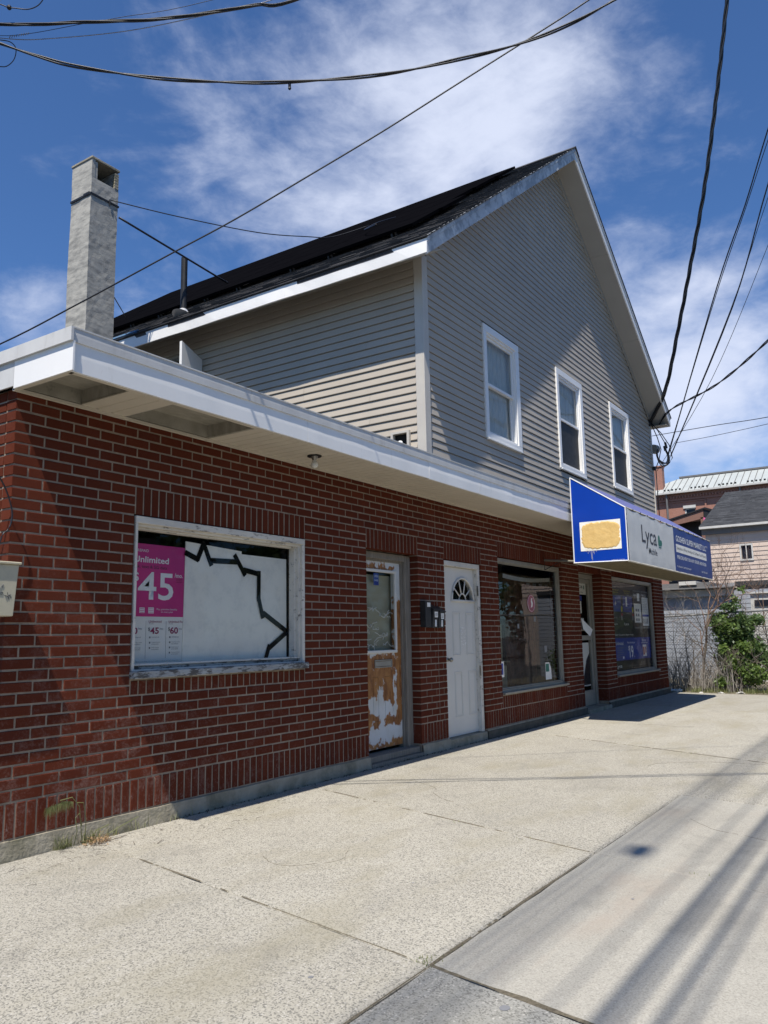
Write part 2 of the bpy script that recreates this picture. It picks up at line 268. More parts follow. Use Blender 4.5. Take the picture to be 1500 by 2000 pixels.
# ------------------------------------------------------------------ mesh helpers
class MB:
    """collects faces; .build() links them as one mesh object"""
    def __init__(s): s.v = []; s.f = []
    def add(s, vs, fs):
        o = len(s.v); s.v += [tuple(v) for v in vs]; s.f += [tuple(i + o for i in f) for f in fs]
    def box(s, x0, x1, y0, y1, z0, z1):
        s.add([(x0, y0, z0), (x1, y0, z0), (x1, y1, z0), (x0, y1, z0), (x0, y0, z1), (x1, y0, z1), (x1, y1, z1), (x0, y1, z1)],
              [(0, 3, 2, 1), (4, 5, 6, 7), (0, 1, 5, 4), (1, 2, 6, 5), (2, 3, 7, 6), (3, 0, 4, 7)]); return s
    def prism(s, poly, d):
        """poly: list of 3-D points, d: extrusion vector"""
        n = len(poly); d = Vector(d); a = [Vector(p) for p in poly]
        s.add(a + [p + d for p in a], [tuple(range(n))[::-1], tuple(range(n, 2 * n))] + [(i, (i + 1) % n, (i + 1) % n + n, i + n) for i in range(n)]); return s
    def tube(s, pts, r, n=6, cap=True):
        pts = [Vector(p) for p in pts]; rs = r if isinstance(r, (list, tuple)) else [r] * len(pts); base = len(s.v); fs = []
        for i, p in enumerate(pts):
            d = (pts[min(i + 1, len(pts) - 1)] - pts[max(i - 1, 0)]).normalized()
            a = d.cross(Vector((0, 0, 1)) if abs(d.z) < .9 else Vector((1, 0, 0))).normalized(); b = d.cross(a)
            for k in range(n):
                t_ = 2 * math.pi * k / n; s.v.append(tuple(p + (a * math.cos(t_) + b * math.sin(t_)) * rs[i]))
        for i in range(len(pts) - 1):
            for k in range(n):
                fs.append((base + i * n + k, base + i * n + (k + 1) % n, base + (i + 1) * n + (k + 1) % n, base + (i + 1) * n + k))
        if cap: fs += [tuple(base + k for k in range(n))[::-1], tuple(base + (len(pts) - 1) * n + k for k in range(n))]
        s.f += fs; return s
    def quad(s, a, b, c, d): s.add([a, b, c, d], [(0, 1, 2, 3)]); return s
    def sphere(s, c, r, n=12, m=8, sz=1):
        vs = []; fs = []
        for i in range(m + 1):
            for k in range(n): vs.append((c[0] + r * math.sin(math.pi * i / m) * math.cos(2 * math.pi * k / n), c[1] + r * math.sin(math.pi * i / m) * math.sin(2 * math.pi * k / n), c[2] + sz * r * math.cos(math.pi * i / m)))
        for i in range(m):
            for k in range(n): fs.append((i * n + k, (i + 1) * n + k, (i + 1) * n + (k + 1) % n, i * n + (k + 1) % n))
        s.add(vs, fs); return s
    def mesh(s, name, m):
        me = bpy.data.meshes.new(name); me.from_pydata(s.v, [], s.f); me.update(); me.materials.append(m); return me
    def build(s, name, m, parent=None, smooth=False, kind=None, label=None, bevel=0):
        if isinstance(m, str): m = M[m]
        me = s.mesh(name, m)
        if smooth: me.polygons.foreach_set('use_smooth', [True] * len(me.polygons))
        o = bpy.data.objects.new(name, me); COL.objects.link(o)
        if parent: o.parent = parent; o.matrix_parent_inverse = parent.matrix_basis.inverted()
        if kind: o['kind'] = kind
        if label: o['label'] = label
        if bevel:
            bm = o.modifiers.new('edge', 'BEVEL'); bm.width = bevel; bm.segments = 1; bm.limit_method = 'ANGLE'; bm.angle_limit = R(40)
        return o
def box(*a): return MB().box(*a)
def thing(name, label, cat, loc=(0, 0, 0), group=None):
    o = bpy.data.objects.new(name, None); COL.objects.link(o); o.location = loc; o['label'] = label; o['category'] = cat
    if group: o['group'] = group
    return o
def tag(o, label, cat, group=None):
    o['label'] = label; o['category'] = cat
    if group: o['group'] = group
    return o
def copy_to(o, parent, loc=None):
    c = o.copy(); COL.objects.link(c); c.parent = parent
    if parent: c.matrix_parent_inverse = parent.matrix_basis.inverted()
    if loc is not None: c.location = loc
    return c
_dg = None
def text(s, x0, x1, z0, z1, y, m, parent, plane='y', bold=0., name='lettering', depth=.0008, keep=False):
    """lettering fitted into a rectangle; plane 'y': u=+X facing -Y; plane 'x': u=-Y facing -X"""
    cu = bpy.data.curves.new('tmp', 'FONT'); cu.body = s; cu.size = 1; cu.offset = bold; cu.resolution_u = 3; cu.extrude = .0
    ob = bpy.data.objects.new('tmp', cu); COL.objects.link(ob)
    dg = bpy.context.evaluated_depsgraph_get(); me = bpy.data.meshes.new_from_object(ob.evaluated_get(dg)); bpy.data.objects.remove(ob)
    xs = [v.co.x for v in me.vertices]; ys = [v.co.y for v in me.vertices]
    if not xs: return None
    ax, bx, ay, by = min(xs), max(xs), min(ys), max(ys)
    for v in me.vertices:
        u = x0 + (v.co.x - ax) / (bx - ax) * (x1 - x0); w = z0 + (v.co.y - ay) / (by - ay) * (z1 - z0)
        v.co = (u, y, w) if plane == 'y' else (y, u, w)
    me.materials.clear(); me.materials.append(M[m] if isinstance(m, str) else m)
    o = bpy.data.objects.new(name, me); COL.objects.link(o)
    if parent: o.parent = parent; o.matrix_parent_inverse = parent.matrix_basis.inverted()
    return o
def wall_holes(mb, x0, x1, z0, z1, holes, P, d, top=None):
    """slab with rectangular holes, built strip by strip. P(u,z,n) maps to space, thickness d"""
    us = sorted({x0, x1} | {h[0] for h in holes} | {h[1] for h in holes})
    us = [u for u in us if x0 <= u <= x1]
    for a, b in zip(us, us[1:]):
        m_ = (a + b) / 2; zs = sorted([(h[2], h[3]) for h in holes if h[0] < m_ < h[1]]); cur = z0
        segs = []
        for h0, h1 in zs:
            if h0 > cur: segs.append((cur, h0))
            cur = max(cur, h1)
        if top: segs.append((cur, None))
        elif cur < z1: segs.append((cur, z1))
        for s0, s1 in segs:
            ta, tb = (top(a), top(b)) if s1 is None else (s1, s1)
            q = [P(a, s0, 0), P(b, s0, 0), P(b, tb, 0), P(a, ta, 0)]; w = [P(a, s0, d), P(b, s0, d), P(b, tb, d), P(a, ta, d)]
            mb.add(q + w, [(0, 1, 2, 3), (7, 6, 5, 4), (0, 4, 5, 1), (1, 5, 6, 2), (2, 6, 7, 3), (3, 7, 4, 0)])
    return mb

# ================================================================== GROUND
def sheet(name, x0, x1, y0, y1, z, m, kind='structure'):
    o = MB().quad((x0, y0, z), (x1, y0, z), (x1, y1, z), (x0, y1, z)).build(name, m); o['kind'] = kind; return o
sheet('ground', -600, 900, -700, 900, G - .14, 'asphalt')
dirt = box(14.62, 40, -5.2, 30, G - .2, G - .015).build('dirt_verge', 'soil'); dirt['kind'] = 'structure'
pave = box(-6, 14.66, -5.6, .02, G - .12, G - .03).build('pavement', 'dirt'); pave['kind'] = 'structure'
J0 = lambda y: -2.1 + .2 * y; J1 = lambda y: .63 + .2 * y; J2 = lambda y: 2.74 + .31 * y; J4 = lambda y: 7.05 + .45 * y
J5 = lambda y: 4.33 + .2 * y; J6 = lambda y: 11.6 + .42 * y; J7 = lambda y: 14.6 + .15 * y; JW = lambda y: -5.6
def slab(pts, m, seed):
    """cast concrete slab with a worn edge; pts runs counter-clockwise"""
    w = random.Random(seed); ring = []
    for (ax, ay), (bx_, by_) in zip(pts, pts[1:] + pts[:1]):
        n = max(1, int(math.hypot(bx_ - ax, by_ - ay) / .2))
        for i in range(n):
            f = i / n; ring.append(Vector((ax + (bx_ - ax) * f + w.uniform(-.004, .004) * (i > 0), ay + (by_ - ay) * f + w.uniform(-.004, .004) * (i > 0))))
    k = len(ring); nrm = []
    for i in range(k):
        e = ((ring[i] - ring[i - 1]).normalized() + (ring[(i + 1) % k] - ring[i]).normalized()).normalized(); nrm.append(Vector((-e.y, e.x)))
    off = lambda d: [p + q * (d + w.uniform(0, .003)) for p, q in zip(ring, nrm)]
    a, b = off(.011), off(.004)
    mb = MB(); mb.add([(p.x, p.y, G) for p in a] + [(p.x, p.y, G - .009) for p in b] + [(p.x, p.y, G - .045) for p in b],
                      [tuple(range(k))] + [(i + k, (i + 1) % k + k, (i + 1) % k, i) for i in range(k)] + [(i + 2 * k, (i + 1) % k + 2 * k, (i + 1) % k + k, i + k) for i in range(k)])
    return mb.build('slab', m, pave)
YJ, YN, YS = -2.785, -.03, -5.3
def qd(a, b, y0, y1): return [(a(y0), y0), (b(y0), y0), (b(y1), y1), (a(y1), y1)]
for i, (p, m) in enumerate(((qd(JW, J0, YJ, YN), 'slab'), (qd(J0, J1, YJ, YN), 'slab'), (qd(J1, J2, YJ, YN), 'slab'), (qd(JW, J0, YS, YJ), 'slab_g'), (qd(J0, J1, YS, YJ), 'slab_g'), (qd(J1, J2, YS, YJ), 'slab_s'), (qd(J2, J5, YS, YJ), 'slab_s'),
      ([(J2(YJ), YJ), (J5(YJ), YJ), (J5(YS), YS), (J4(YS), YS), (J4(YN), YN), (J2(YN), YN)], 'slab'), (qd(J4, J6, YS, YN), 'slab'), (qd(J6, J7, YS, YN), 'slab'))): slab(p, m, 90 + i)
def joint(pts, wd, seed, patch_=0.):
    """line of soil and grit lying in and beside a joint"""
    w = random.Random(seed); mb = MB(); P = []
    for (ax, ay), (bx_, by_) in zip(pts, pts[1:]):
        n = max(2, int(math.hypot(bx_ - ax, by_ - ay) / .03))
        for i in range(n): P.append((ax + (bx_ - ax) * i / n, ay + (by_ - ay) * i / n))
    ww = wd; on = 1
    for i in range(len(P) - 1):
        d = Vector((P[i + 1][0] - P[i][0], P[i + 1][1] - P[i][1])).normalized(); q = Vector((-d.y, d.x))
        w0 = ww; ww = max(wd * .25, min(wd * 1.6, ww + w.uniform(-.35, .35) * wd)); on = (w.random() > .1) if on else (w.random() > .75)
        if patch_ and not on and w.random() < patch_ * 1.5: continue
        a, b = Vector(P[i]), Vector(P[i + 1]); o1, o2 = w.uniform(-.2, .2) * wd, w.uniform(-.2, .2) * wd
        mb.add([(*(a - q * w0 * .5), G - .001), (*(b - q * ww * .5), G - .001), (*(b + q * (ww * .5)), G + .0015), (*(a + q * (w0 * .5)), G + .0015)], [(0, 1, 2, 3)])
    o = mb.build('joint_soil', 'jsoil', pave, kind='stuff')
L_ = lambda f, a, b: [(f(a), a), (f(b), b)]
joint(L_(J1, YJ, YS), .026, 1); joint(L_(J1, YN - .6, YJ), .006, 2, .5); joint(L_(J2, YN - .1, YJ), .008, 3, .6); joint([(J1(YJ), YJ), (J2(YJ), YJ)], .010, 5, .5); joint([(-6, YJ), (J1(YJ), YJ)], .012, 6, .2); joint(L_(J4, -.6, -3.2), .016, 7, .5)
for sd_, (x, y, a, n) in enumerate(((3.3, -.35, -1.2, 34), (8.2, -.4, -1.0, 40), (.9, -1.2, -2.4, 22), (5.0, -2.2, .2, 30), (2.6, -3.6, .9, 18))):
    w = random.Random(700 + sd_); P_ = [(x, y)]
    for _ in range(n): a += w.uniform(-.35, .35); x += math.cos(a) * .04; y += math.sin(a) * .04; P_.append((x, y))
    P_ = [q for q in P_ if q[1] < -.06]
    joint(P_, .0028, 720 + sd_, .1)
kb = box(-6, 14.6, -5.58, -5.32, G - .14, G - .002).build('kerb', 'slab_g', bevel=.02); kb['kind'] = 'structure'
# dark covers / old gum on the concrete
for x, y, r in ((-.24, -2.47, .010), (-.1, -3.17, .018), (.9, -2.2, .006), (1.2, -3.2, .007)):
    mb = MB(); mb.add([(x + r * math.cos(a * .7) * 1.2, y + r * math.sin(a * .7), G + .0015) for a in range(9)], [tuple(range(9))])
    o = mb.build('gum_spot', 'ink_g'); o['kind'] = 'stuff'; tag(o, 'small flattened dark gum spot on the pale concrete pavement', 'gum spot', 'gum spots on the pavement')

# ================================================================== BRICK SHOP
shop = thing('brick_storefront', 'single storey red brick shop with three doors and a white metal roof edge', 'building', (0, 0, G))
W = 14.42
zj = lambda j: -j * C
OPEN = dict(w1=(.914, 2.743, zj(26.4), zj(10)), d1=(3.69, 4.64, G, zj(10)), d2=(5.22, 6.13, G, zj(10)), w2=(6.615, 8.80, zj(33.5), zj(8)),
            d3=(9.52, 10.60, G, zj(8.2)), w3=(11.15, 13.75, zj(33.5), zj(8)))
back = MB(); holes = [(a - .010, b + .010, c, d + .008) for a, b, c, d in OPEN.values()]; EDGES = [e for a, b, c, d in OPEN.values() for e in (a, b)]
wall_holes(back, .008, W - .008, G - .05, -.0, holes, lambda u, z, n: (u, .0045 + n, z), .20)
back.box(.008, .20, .21, 9, G - .05, 0); back.box(W - .2, W - .008, .21, 9, G - .05, 0); back.box(.2, W - .2, 8.8, 9, G - .05, 0)
wall = back.build('wall', 'mortar', shop)
bricks = []          # (x0, x1, z0, z1)
def free(row, obs, x0, x1):
    segs = [(x0, x1)]
    for a, b, j0, j1 in obs:
        if j0 < row + 1 - .01 and j1 > row + .01:
            ns = []
            for s, e in segs:
                if b <= s or a >= e: ns.append((s, e)); continue
                if a > s: ns.append((s, a))
                if b < e: ns.append((b, e))
            segs = ns
    return segs
OBS = [(.914, 2.743, 7, 28), (3.69, 4.64, 7, 40), (5.22, 6.13, 7, 40), (6.615, 8.80, 5, 36), (9.52, 10.60, 5, 40), (11.15, 13.75, 5, 36)]
for sec0, sec1 in ((0, 5.04), (5.04, W)):
    for row in range(0, 36):
        off = B / 2 if row % 2 == 1 else 0
        for s, e in free(row, OBS, sec0, sec1):
            xs = [s]; k = math.ceil((s - sec0 - off) / B - 1e-6)
            while True:
                x = sec0 + off + k * B; k += 1
                if x <= s + .045: continue
                if x >= e - .045: break
                xs.append(x)
            xs.append(e)
            for a, b in zip(xs, xs[1:]): bricks.append((a, b, zj(row + 1), zj(row)))
def soldiers(x0, x1, j0, j1):
    n = round((x1 - x0) / C)
    for i in range(n): bricks.append((x0 + (x1 - x0) * i / n, x0 + (x1 - x0) * (i + 1) / n, zj(j1), zj(j0)))
soldiers(.914, 2.743, 7, 10); soldiers(.914, 2.743, 26.5, 28)
soldiers(3.69, 4.64, 7, 10); soldiers(5.22, 6.13, 7, 10)
soldiers(6.615, 8.80, 5, 8); soldiers(6.615, 8.80, 33.7, 36); soldiers(9.52, 10.60, 5, 8.2); soldiers(11.15, 13.75, 5, 8); soldiers(11.15, 13.75, 33.7, 36)
for a, b in ((0, 3.69), (4.64, 5.22), (6.13, 9.52), (10.60, W)): soldiers(a, b, 36, 39)
def proj_area(x, z, w, h):
    v = Vector((x - CX, -CY, z - CZ)); d = v.dot(fwd)
    px = 750 + F * v.dot(right) / d; py = 1000 - F * v.dot(up) / d
    if not (-10 < px < 1510 and 0 < py < 2010): return 0
    n = abs(Vector((0, 1, 0)).dot(v.normalized())); return w * h * n / v.length_squared
def brick_faces(w, h, d, y=0., jit=0.):
    b = .003; x, z = w / 2, h / 2
    vs = [(-x + b, y, -z + b), (x - b, y, -z + b), (x - b, y, z - b), (-x + b, y, z - b), (-x, y + b, -z), (x, y + b, -z), (x, y + b, z), (-x, y + b, z), (-x, d, -z), (x, d, -z), (x, d, z), (-x, d, z)]
    fs = [(0, 1, 2, 3), (0, 4, 5, 1), (1, 5, 6, 2), (2, 6, 7, 3), (3, 7, 4, 0), (4, 8, 9, 5), (5, 9, 10, 6), (6, 10, 11, 7), (7, 11, 8, 4), (8, 11, 10, 9)]
    return vs, fs
bricks.sort(key=lambda q: -proj_area((q[0] + q[1]) / 2, (q[2] + q[3]) / 2, q[1] - q[0], q[3] - q[2]))
cache = {}; rest = MB(); rb = random.Random(3); nb = 0
for i, (a, b, z0, z1) in enumerate(bricks):
    if a < .001: a = -.006
    if b > W - .001: b = W + .006
    w = b - a - .0120; h = z1 - z0 - .0120; dpt = .19 if any(abs(a - e_) < .002 or abs(b - e_) < .002 for e_ in EDGES) else .095
    jy = rb.uniform(-.0018, .0018); jz = rb.uniform(-.0012, .0012); jr = rb.uniform(-.006, .006)
    if i < 298:
        key = (round(w, 3), round(h, 3), dpt)
        if key not in cache:
            mb = MB(); mb.add(*brick_faces(w, h, dpt)); cache[key] = mb.mesh('brick', M['brick'])
        o = bpy.data.objects.new('brick', cache[key]); COL.objects.link(o); o.parent = shop; o.matrix_parent_inverse = shop.matrix_basis.inverted()
        o.location = ((a + b) / 2, jy, (z0 + z1) / 2 + jz); o.rotation_euler = (0, jr, 0)
    else:
        vs, fs = brick_faces(w, h, dpt); cx, cz = (a + b) / 2, (z0 + z1) / 2
        rest.add([(cx + x - jr * z, jy + y, cz + jz + z + jr * x) for x, y, z in vs], fs)
# return wall bricks round the left corner
for row in range(39):
    y = .105
    while y < 1.4:
        vs, fs = brick_faces(.191, .0557, .09); cy = y + .1; cz = zj(row + .5)
        rest.add([(.002 + yy, cy + xx, cz + zz) for xx, yy, zz in vs], [f[::-1] for f in fs]); y += B
# brick reveals of the recessed doorways
for X0, sgn, dep, j0, j1 in ((4.64, 1, .20, 10, 39), (10.60, 1, .20, 8.2, 39)):
    pass
rest.build('brick', 'brick', shop, kind='stuff')
# foundation band
fm = MB()
for a, b in ((-.012, 3.69), (4.64, 5.22), (6.13, 9.52), (10.60, W + .01)):
    n = int((b - a) / .12) + 2; w = random.Random(int(a * 10))
    top = [(a + (b - a) * i / (n - 1), zj(39) - .002 - w.uniform(0, .006)) for i in range(n)]
    yb = [-.022 - w.uniform(0, .008) for _ in range(n)]
    vs = [(x, -.012 - w.uniform(0, .004), z) for x, z in top] + [(x, y, G - .03) for (x, z), y in zip(top, yb)] + [(x, .1, z) for x, z in top]
    fm.add(vs, [(i + n, i + 1 + n, i + 1, i) for i in range(n - 1)] + [(i, i + 1, i + 1 + 2 * n, i + 2 * n) for i in range(n - 1)])
fm.box(-.014, .1, -.012, 1.4, G - .03, zj(39) - .004)
fm.build('foundation', 'found', shop)
MB().box(6.13, 9.52, -.030, -.013, G - .03, zj(39) - .02).box(10.6, W, -.030, -.013, G - .03, zj(39) - .02).build('foundation', 'darkfound', shop)  # strips facing the right part of the base, darker than the rest

# ---- roof edge: cap strip, fascia, soffit
roof = MB().box(.02, W - .02, .03, 8.95, .02, .13).box(.02, W, -.545, .03, .10, .135).build('flat_roof', 'black', shop)
XL, YF = -.03, -.585
def strip(x0, x1, za, zb, y, wav, name, m, seed, thick=.012, lip=True):
    """metal sheet facing the street, slightly dented along its lower edge"""
    w = random.Random(seed); n = max(3, int((x1 - x0) / .12)); mb = MB(); ph = w.uniform(0, 6)
    fr = []
    for i in range(n + 1):
        x = x0 + (x1 - x0) * i / n; q = (math.sin(x * 3.1 + ph) * .6 + math.sin(x * 7.3 + ph * 2) * .4) * wav
        fr.append((x, y - abs(q) * .5, za + q * .35, y + q * .15))
    vs = []
    for x, yb, z0, yt in fr: vs += [(x, yt, zb), (x, (yt + yb) / 2 - wav * .3, (z0 + zb) / 2), (x, yb, z0), (x, yb + .02, z0), (x, y + thick + .02, zb)]
    fs = []
    for i in range(n):
        a = i * 5; b = a + 5
        fs += [(a, a + 1, b + 1, b), (a + 1, a + 2, b + 2, b + 1), (a + 2, a + 3, b + 3, b + 2), (a + 4, a, b, b + 4)]
    fs += [(0, 4, 3, 2, 1), tuple(n * 5 + k for k in (0, 1, 2, 3, 4))]
    mb.add(vs, fs); return mb.build(name, m, shop, smooth=False)
capx = [XL - .030, 1.42, 3.93, 5.35, 7.0, 9.4, 12, W]
for i, (a, b) in enumerate(zip(capx, capx[1:])): strip(a + .001, b - .001, .150, .232, YF - .010, .003, 'roof_cap', 'cap', 20 + i, .018)
fx = [XL, 2.07, 3.93, 5.0, 5.85, 6.6, 9.0, 11.6, W]
for i, (a, b) in enumerate(zip(fx, fx[1:])): strip(a + .0015, b - .0015, -.022, .152, YF, .006 if i < 2 else .009, 'fascia_board', 'white', 40 + i)
# cap tops
mb = MB().box(XL - .014, W, YF - .015, YF + .12, .228, .236).box(XL - .014, XL + .12, YF + .12, 8.9, .228, .236); mb.build('roof_cap', 'cap', shop)
# left return: shade on the rear fascia is put into a duller metal colour
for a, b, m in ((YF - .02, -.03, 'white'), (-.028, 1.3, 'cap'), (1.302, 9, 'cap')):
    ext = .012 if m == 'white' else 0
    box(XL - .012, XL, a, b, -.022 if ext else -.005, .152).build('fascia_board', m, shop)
for a, b in ((YF - .022, .9), (.902, 9)): box(XL - .030, XL - .013, a, b, .150, .232).build('roof_cap', 'cap', shop)
# soffit
CH = box(XL, W, -.03, -.004, -.030, -.012); CH.box(XL + .01, W, YF + .02, YF + .05, -.024, -.012); CH.box(XL, XL + .03, YF + .02, -.0, -.024, -.012)
CH.build('soffit_channel', 'soffit', shop)
pl = box(XL + .02, W, YF + .03, -.0, .086, .098).build('soffit_board', 'ply', shop)
lad = MB()
for x in (.0, .43, .76, 1.54, 2.6): lad.box(x, x + .035, YF + .03, 0, -.008, .086)
lad.box(XL + .01, 2.6, -.035, -.012, -.006, .086); lad.build('soffit_joist', 'ply', shop)
def soffit_panel(x0, x1):
    mb = MB(); n = 3; w = (x1 - x0) / n
    for i in range(n):
        a = x0 + i * w
        prof = [(a, -.010), (a + .006, -.004), (a + .012, -.004), (a + .018, -.011), (a + w, -.011)]
        vs = [(x, YF + .022, z) for x, z in prof] + [(x, -.006, z) for x, z in prof]
        mb.add(vs, [(k, k + 1, k + 6, k + 5) for k in range(4)])
    return mb.build('soffit_panel', 'soffit', shop)
soffit_panel(.42, .78)
x = 1.55
while x < W - .05: soffit_panel(x, min(x + .305, W)); x += .305

# ---- display window 1
def frame_ring(mb, x0, x1, z0, z1, w, y0, y1, wb=None):
    wb = wb or w
    mb.box(x0, x1, y0, y1, z1 - w, z1); mb.box(x0, x1, y0, y1, z0, z0 + wb); mb.box(x0, x0 + w, y0, y1, z0 + wb, z1 - w); mb.box(x1 - w, x1, y0, y1, z0 + wb, z1 - w); return mb
x0, x1, z0, z1 = OPEN['w1']
w1 = MB().box(x0 + .004, x1 - .004, -.008, .045, z1 - .052, z1 - .002).box(x0 + .004, x0 + .024, -.006, .045, z0 + .05, z1 - .052).box(x1 - .040, x1 - .004, -.006, .045, z0 + .05, z1 - .052).box(x0 + .024, x1 - .040, .0, .045, z0 + .045, z0 + .06)
w1o = w1.build('window', 'paintw', shop, label='square display window in flaking white wood, posters and boards behind its glass', bevel=.003)
st = MB(); frame_ring(st, x0 + .024, x1 - .040, z0 + .085, z1 - .052, .018, .020, .10, .012); frame_ring(st, x0 + .042, x1 - .058, z0 + .09, z1 - .070, .014, .055, .12, .008)
st.build('frame', 'paintw', w1o, bevel=.002)
MB().box(x0 - .01, x1 - .004, -.052, .055, z0 - .0, z0 + .052).build('sill', 'sillp', w1o, bevel=.006)
MB().add([(x0 + .05, .056, z0 + .056), (x1 - .05, .056, z0 + .056), (x1 - .05, .122, z0 + .082), (x0 + .05, .122, z0 + .082)], [(0, 1, 2, 3)]) if 0 else None
gs = MB(); gs.quad((x0 + .05, .118, z0 + .09), (x1 - .065, .118, z0 + .09), (x1 - .065, .118, z1 - .08), (x0 + .05, .118, z1 - .08)); gs.build('pane', 'glass', w1o)
inn = MB().box(x0 + .05, x1 - .05, .04, .125, z0 + .053, z0 + .092); inn.build('stool', 'sillp', w1o)
# interior rooms (closed dark boxes behind the windows)
def room(name, x0, x1, z0, z1, y0, y1, m='dark'):
    mb = MB(); mb.box(x0, x1, y1, y1 + .02, z0, z1); mb.box(x0 - .02, x0, y0, y1, z0, z1); mb.box(x1, x1 + .02, y0, y1, z0, z1); mb.box(x0, x1, y0, y1, z1, z1 + .02); mb.box(x0, x1, y0, y1, z0 - .02, z0)
    return mb.build(name, m, shop)
room('inner_wall', .5, 3.3, G, -.1, .22, 1.4)
# ---- door 1
x0, x1, z0, z1 = OPEN['d1']
d1 = MB()
d1.box(x1 - .105, x1 + .004, .10, .20, G + .09, z1 - .003); d1.box(x0 - .004, x0 + .11, .10, .20, G + .09, z1 - .003); d1.box(x0 + .11, x1 - .105, .10, .20, z1 - .070, z1 - .003)
d1f = d1.build('door_frame', 'wood', shop, bevel=.004)
MB().box(x1 - .125, x1 - .105, .135, .20, G + .09, z1 - .070).box(x0 + .11, x1 - .125, .135, .20, z1 - .088, z1 - .070).build('door_stop', 'wood', d1f)
MB().box(x0 + .003, x1 - .003, .02, .20, G + .035, G + .092).box(x0 + .003, x1 - .003, -.03, .20, G - .02, G + .034).build('threshold', 'wood', shop, bevel=.004)
lf = MB(); L0, L1, LB, LT = x0 + .10, x1 - .126, G + .125, z1 - .089
gx0, gx1, gz0, gz1 = L0 + .035, 4.405, -1.675, -.870
wall_holes(lf, L0, L1, LB, LT, [(gx0, gx1, gz0, gz1)], lambda u, z, n: (u, .155 + n, z), .042)
d1o = lf.build('door', 'rust', shop, label='white metal door covered in brown rust with a tall glass pane')
tr = MB(); frame_ring(tr, gx0 - .022, gx1 + .022, gz0 - .022, gz1 + .022, .030, .138, .16); tr.build('pane_frame', 'door2', d1o, bevel=.004)
MB().quad((gx0, .165, gz0), (gx1, .165, gz0), (gx1, .165, gz1), (gx0, .165, gz1)).build('pane', 'glass', d1o)
for a, b in ((3.99, 4.09), (4.20, 4.35)):
    pm = MB(); frame_ring(pm, a, b, -2.37, -1.93, .010, .150, .157); pm.build('pressed_panel', 'rust', d1o, bevel=.003)
ms = MB(); frame_ring(ms, 4.02, 4.33, -1.842, -1.762, .012, .143, .157); mso = ms.build('mail_slot', 'alu', d1o, bevel=.002)
MB().box(4.035, 4.315, .147, .154, -1.826, -1.778).build('flap', 'alu', mso)
room('inner_wall', x0 - .1, x1 + .1, G, z1 + .1, .24, 1.2, 'tan')
o = MB().box(x0 + .02, x1 - .02, .225, .232, -1.9, -.90).build('backing_board', 'tan'); tag(o, 'tan board close behind the pane of the rusted door', 'board')
# cloudy plastic sheet and blue notice behind the pane
nt = MB().box(4.055, 4.145, .172, .175, -1.01, -.885).build('notice', 'postblue'); tag(nt, 'small blue green notice taped high inside the rusted door pane', 'notice')
text('OPEN', 4.065, 4.135, -.93, -.905, .1715, 'ink_w', nt); text('24 HRS', 4.067, 4.133, -.97, -.95, .1715, 'ink_w', nt)
fm = MB(); w = random.Random(4)
for i in range(22):
    x = w.uniform(gx0 + .02, gx1 - .14); z = w.uniform(-1.64, -1.24); pts = []
    for k in range(7): pts.append((x, .178, z)); x += w.uniform(-.01, .05); z += w.uniform(-.03, .03)
    fm.tube([(min(max(a, gx0), gx1), b, c) for a, b, c in pts], .0042, 4)
fo = fm.build('plastic_sheet', 'curtain'); fo['kind'] = 'stuff'; tag(fo, 'crumpled clear plastic with pale creases behind the rusted door pane', 'plastic sheet')
# ---- door 2
x0, x1, z0, z1 = OPEN['d2']
f2 = MB().box(x0 + .003, x1 - .003, .022, .12, z1 - .062, z1 - .003).box(x1 - .068, x1 - .003, .022, .12, G + .09, z1 - .062).box(x0 + .003, x0 + .04, .022, .12, G + .09, z1 - .062)
f2o = f2.build('door_frame', 'paintw', shop, bevel=.003)
MB().box(x0 + .003, x1 - .003, -.015, .16, G - .02, G + .088).build('threshold', 'found', shop, bevel=.006)
L0, L1, LB, LT = x0 + .041, x1 - .070, G + .095, z1 - .066
lf = MB(); fcx, fcz, frx, frz = 5.765, -1.128, .262, .262
# leaf with a half-round opening: rings of quads around the fan light
N = 20; arc = [(fcx + frx * math.cos(math.pi * i / N), fcz + frz * math.sin(math.pi * i / N)) for i in range(N + 1)]
wall_holes(lf, L0, L1, LB, LT, [(fcx - frx, fcx + frx, fcz, fcz + frz)], lambda u, z, n: (u, .075 + n, z), .04)
for i in range(N):
    (a, az), (b, bz) = arc[i], arc[i + 1]
    lf.prism([(b, .075, bz), (a, .075, az), (a, .075, fcz + frz), (b, .075, fcz + frz)], (0, .04, 0))
d2o = lf.build('door', 'door2', shop, label='white panelled metal door with a half-round fan light')
fan = MB()
fan.tube([(x, .068, z) for x, z in [(fcx + (frx + .006) * math.cos(math.pi * i / N), fcz + (frz + .006) * math.sin(math.pi * i / N)) for i in range(N + 1)]], .014, 6)
fan.box(fcx - frx - .02, fcx + frx + .02, .056, .082, fcz - .014, fcz + .012)
fan.tube([(fcx + .085 * math.cos(math.pi * i / 10), .075, fcz + .085 * math.sin(math.pi * i / 10)) for i in range(11)], .009, 6)
for a in (36, 72, 108, 144):
    fan.tube([(fcx + .085 * math.cos(R(a)), .075, fcz + .085 * math.sin(R(a))), (fcx + frx * math.cos(R(a)), .075, fcz + frz * math.sin(R(a)))], .008, 5)
fo2 = fan.build('fan_light', 'door2', d2o, smooth=True)
pm = MB(); pm.add([(fcx, .09, fcz)] + [(x, .09, z) for x, z in arc], [(0, i + 1, i + 2) for i in range(N)]); pm.build('pane', 'glass', fo2)
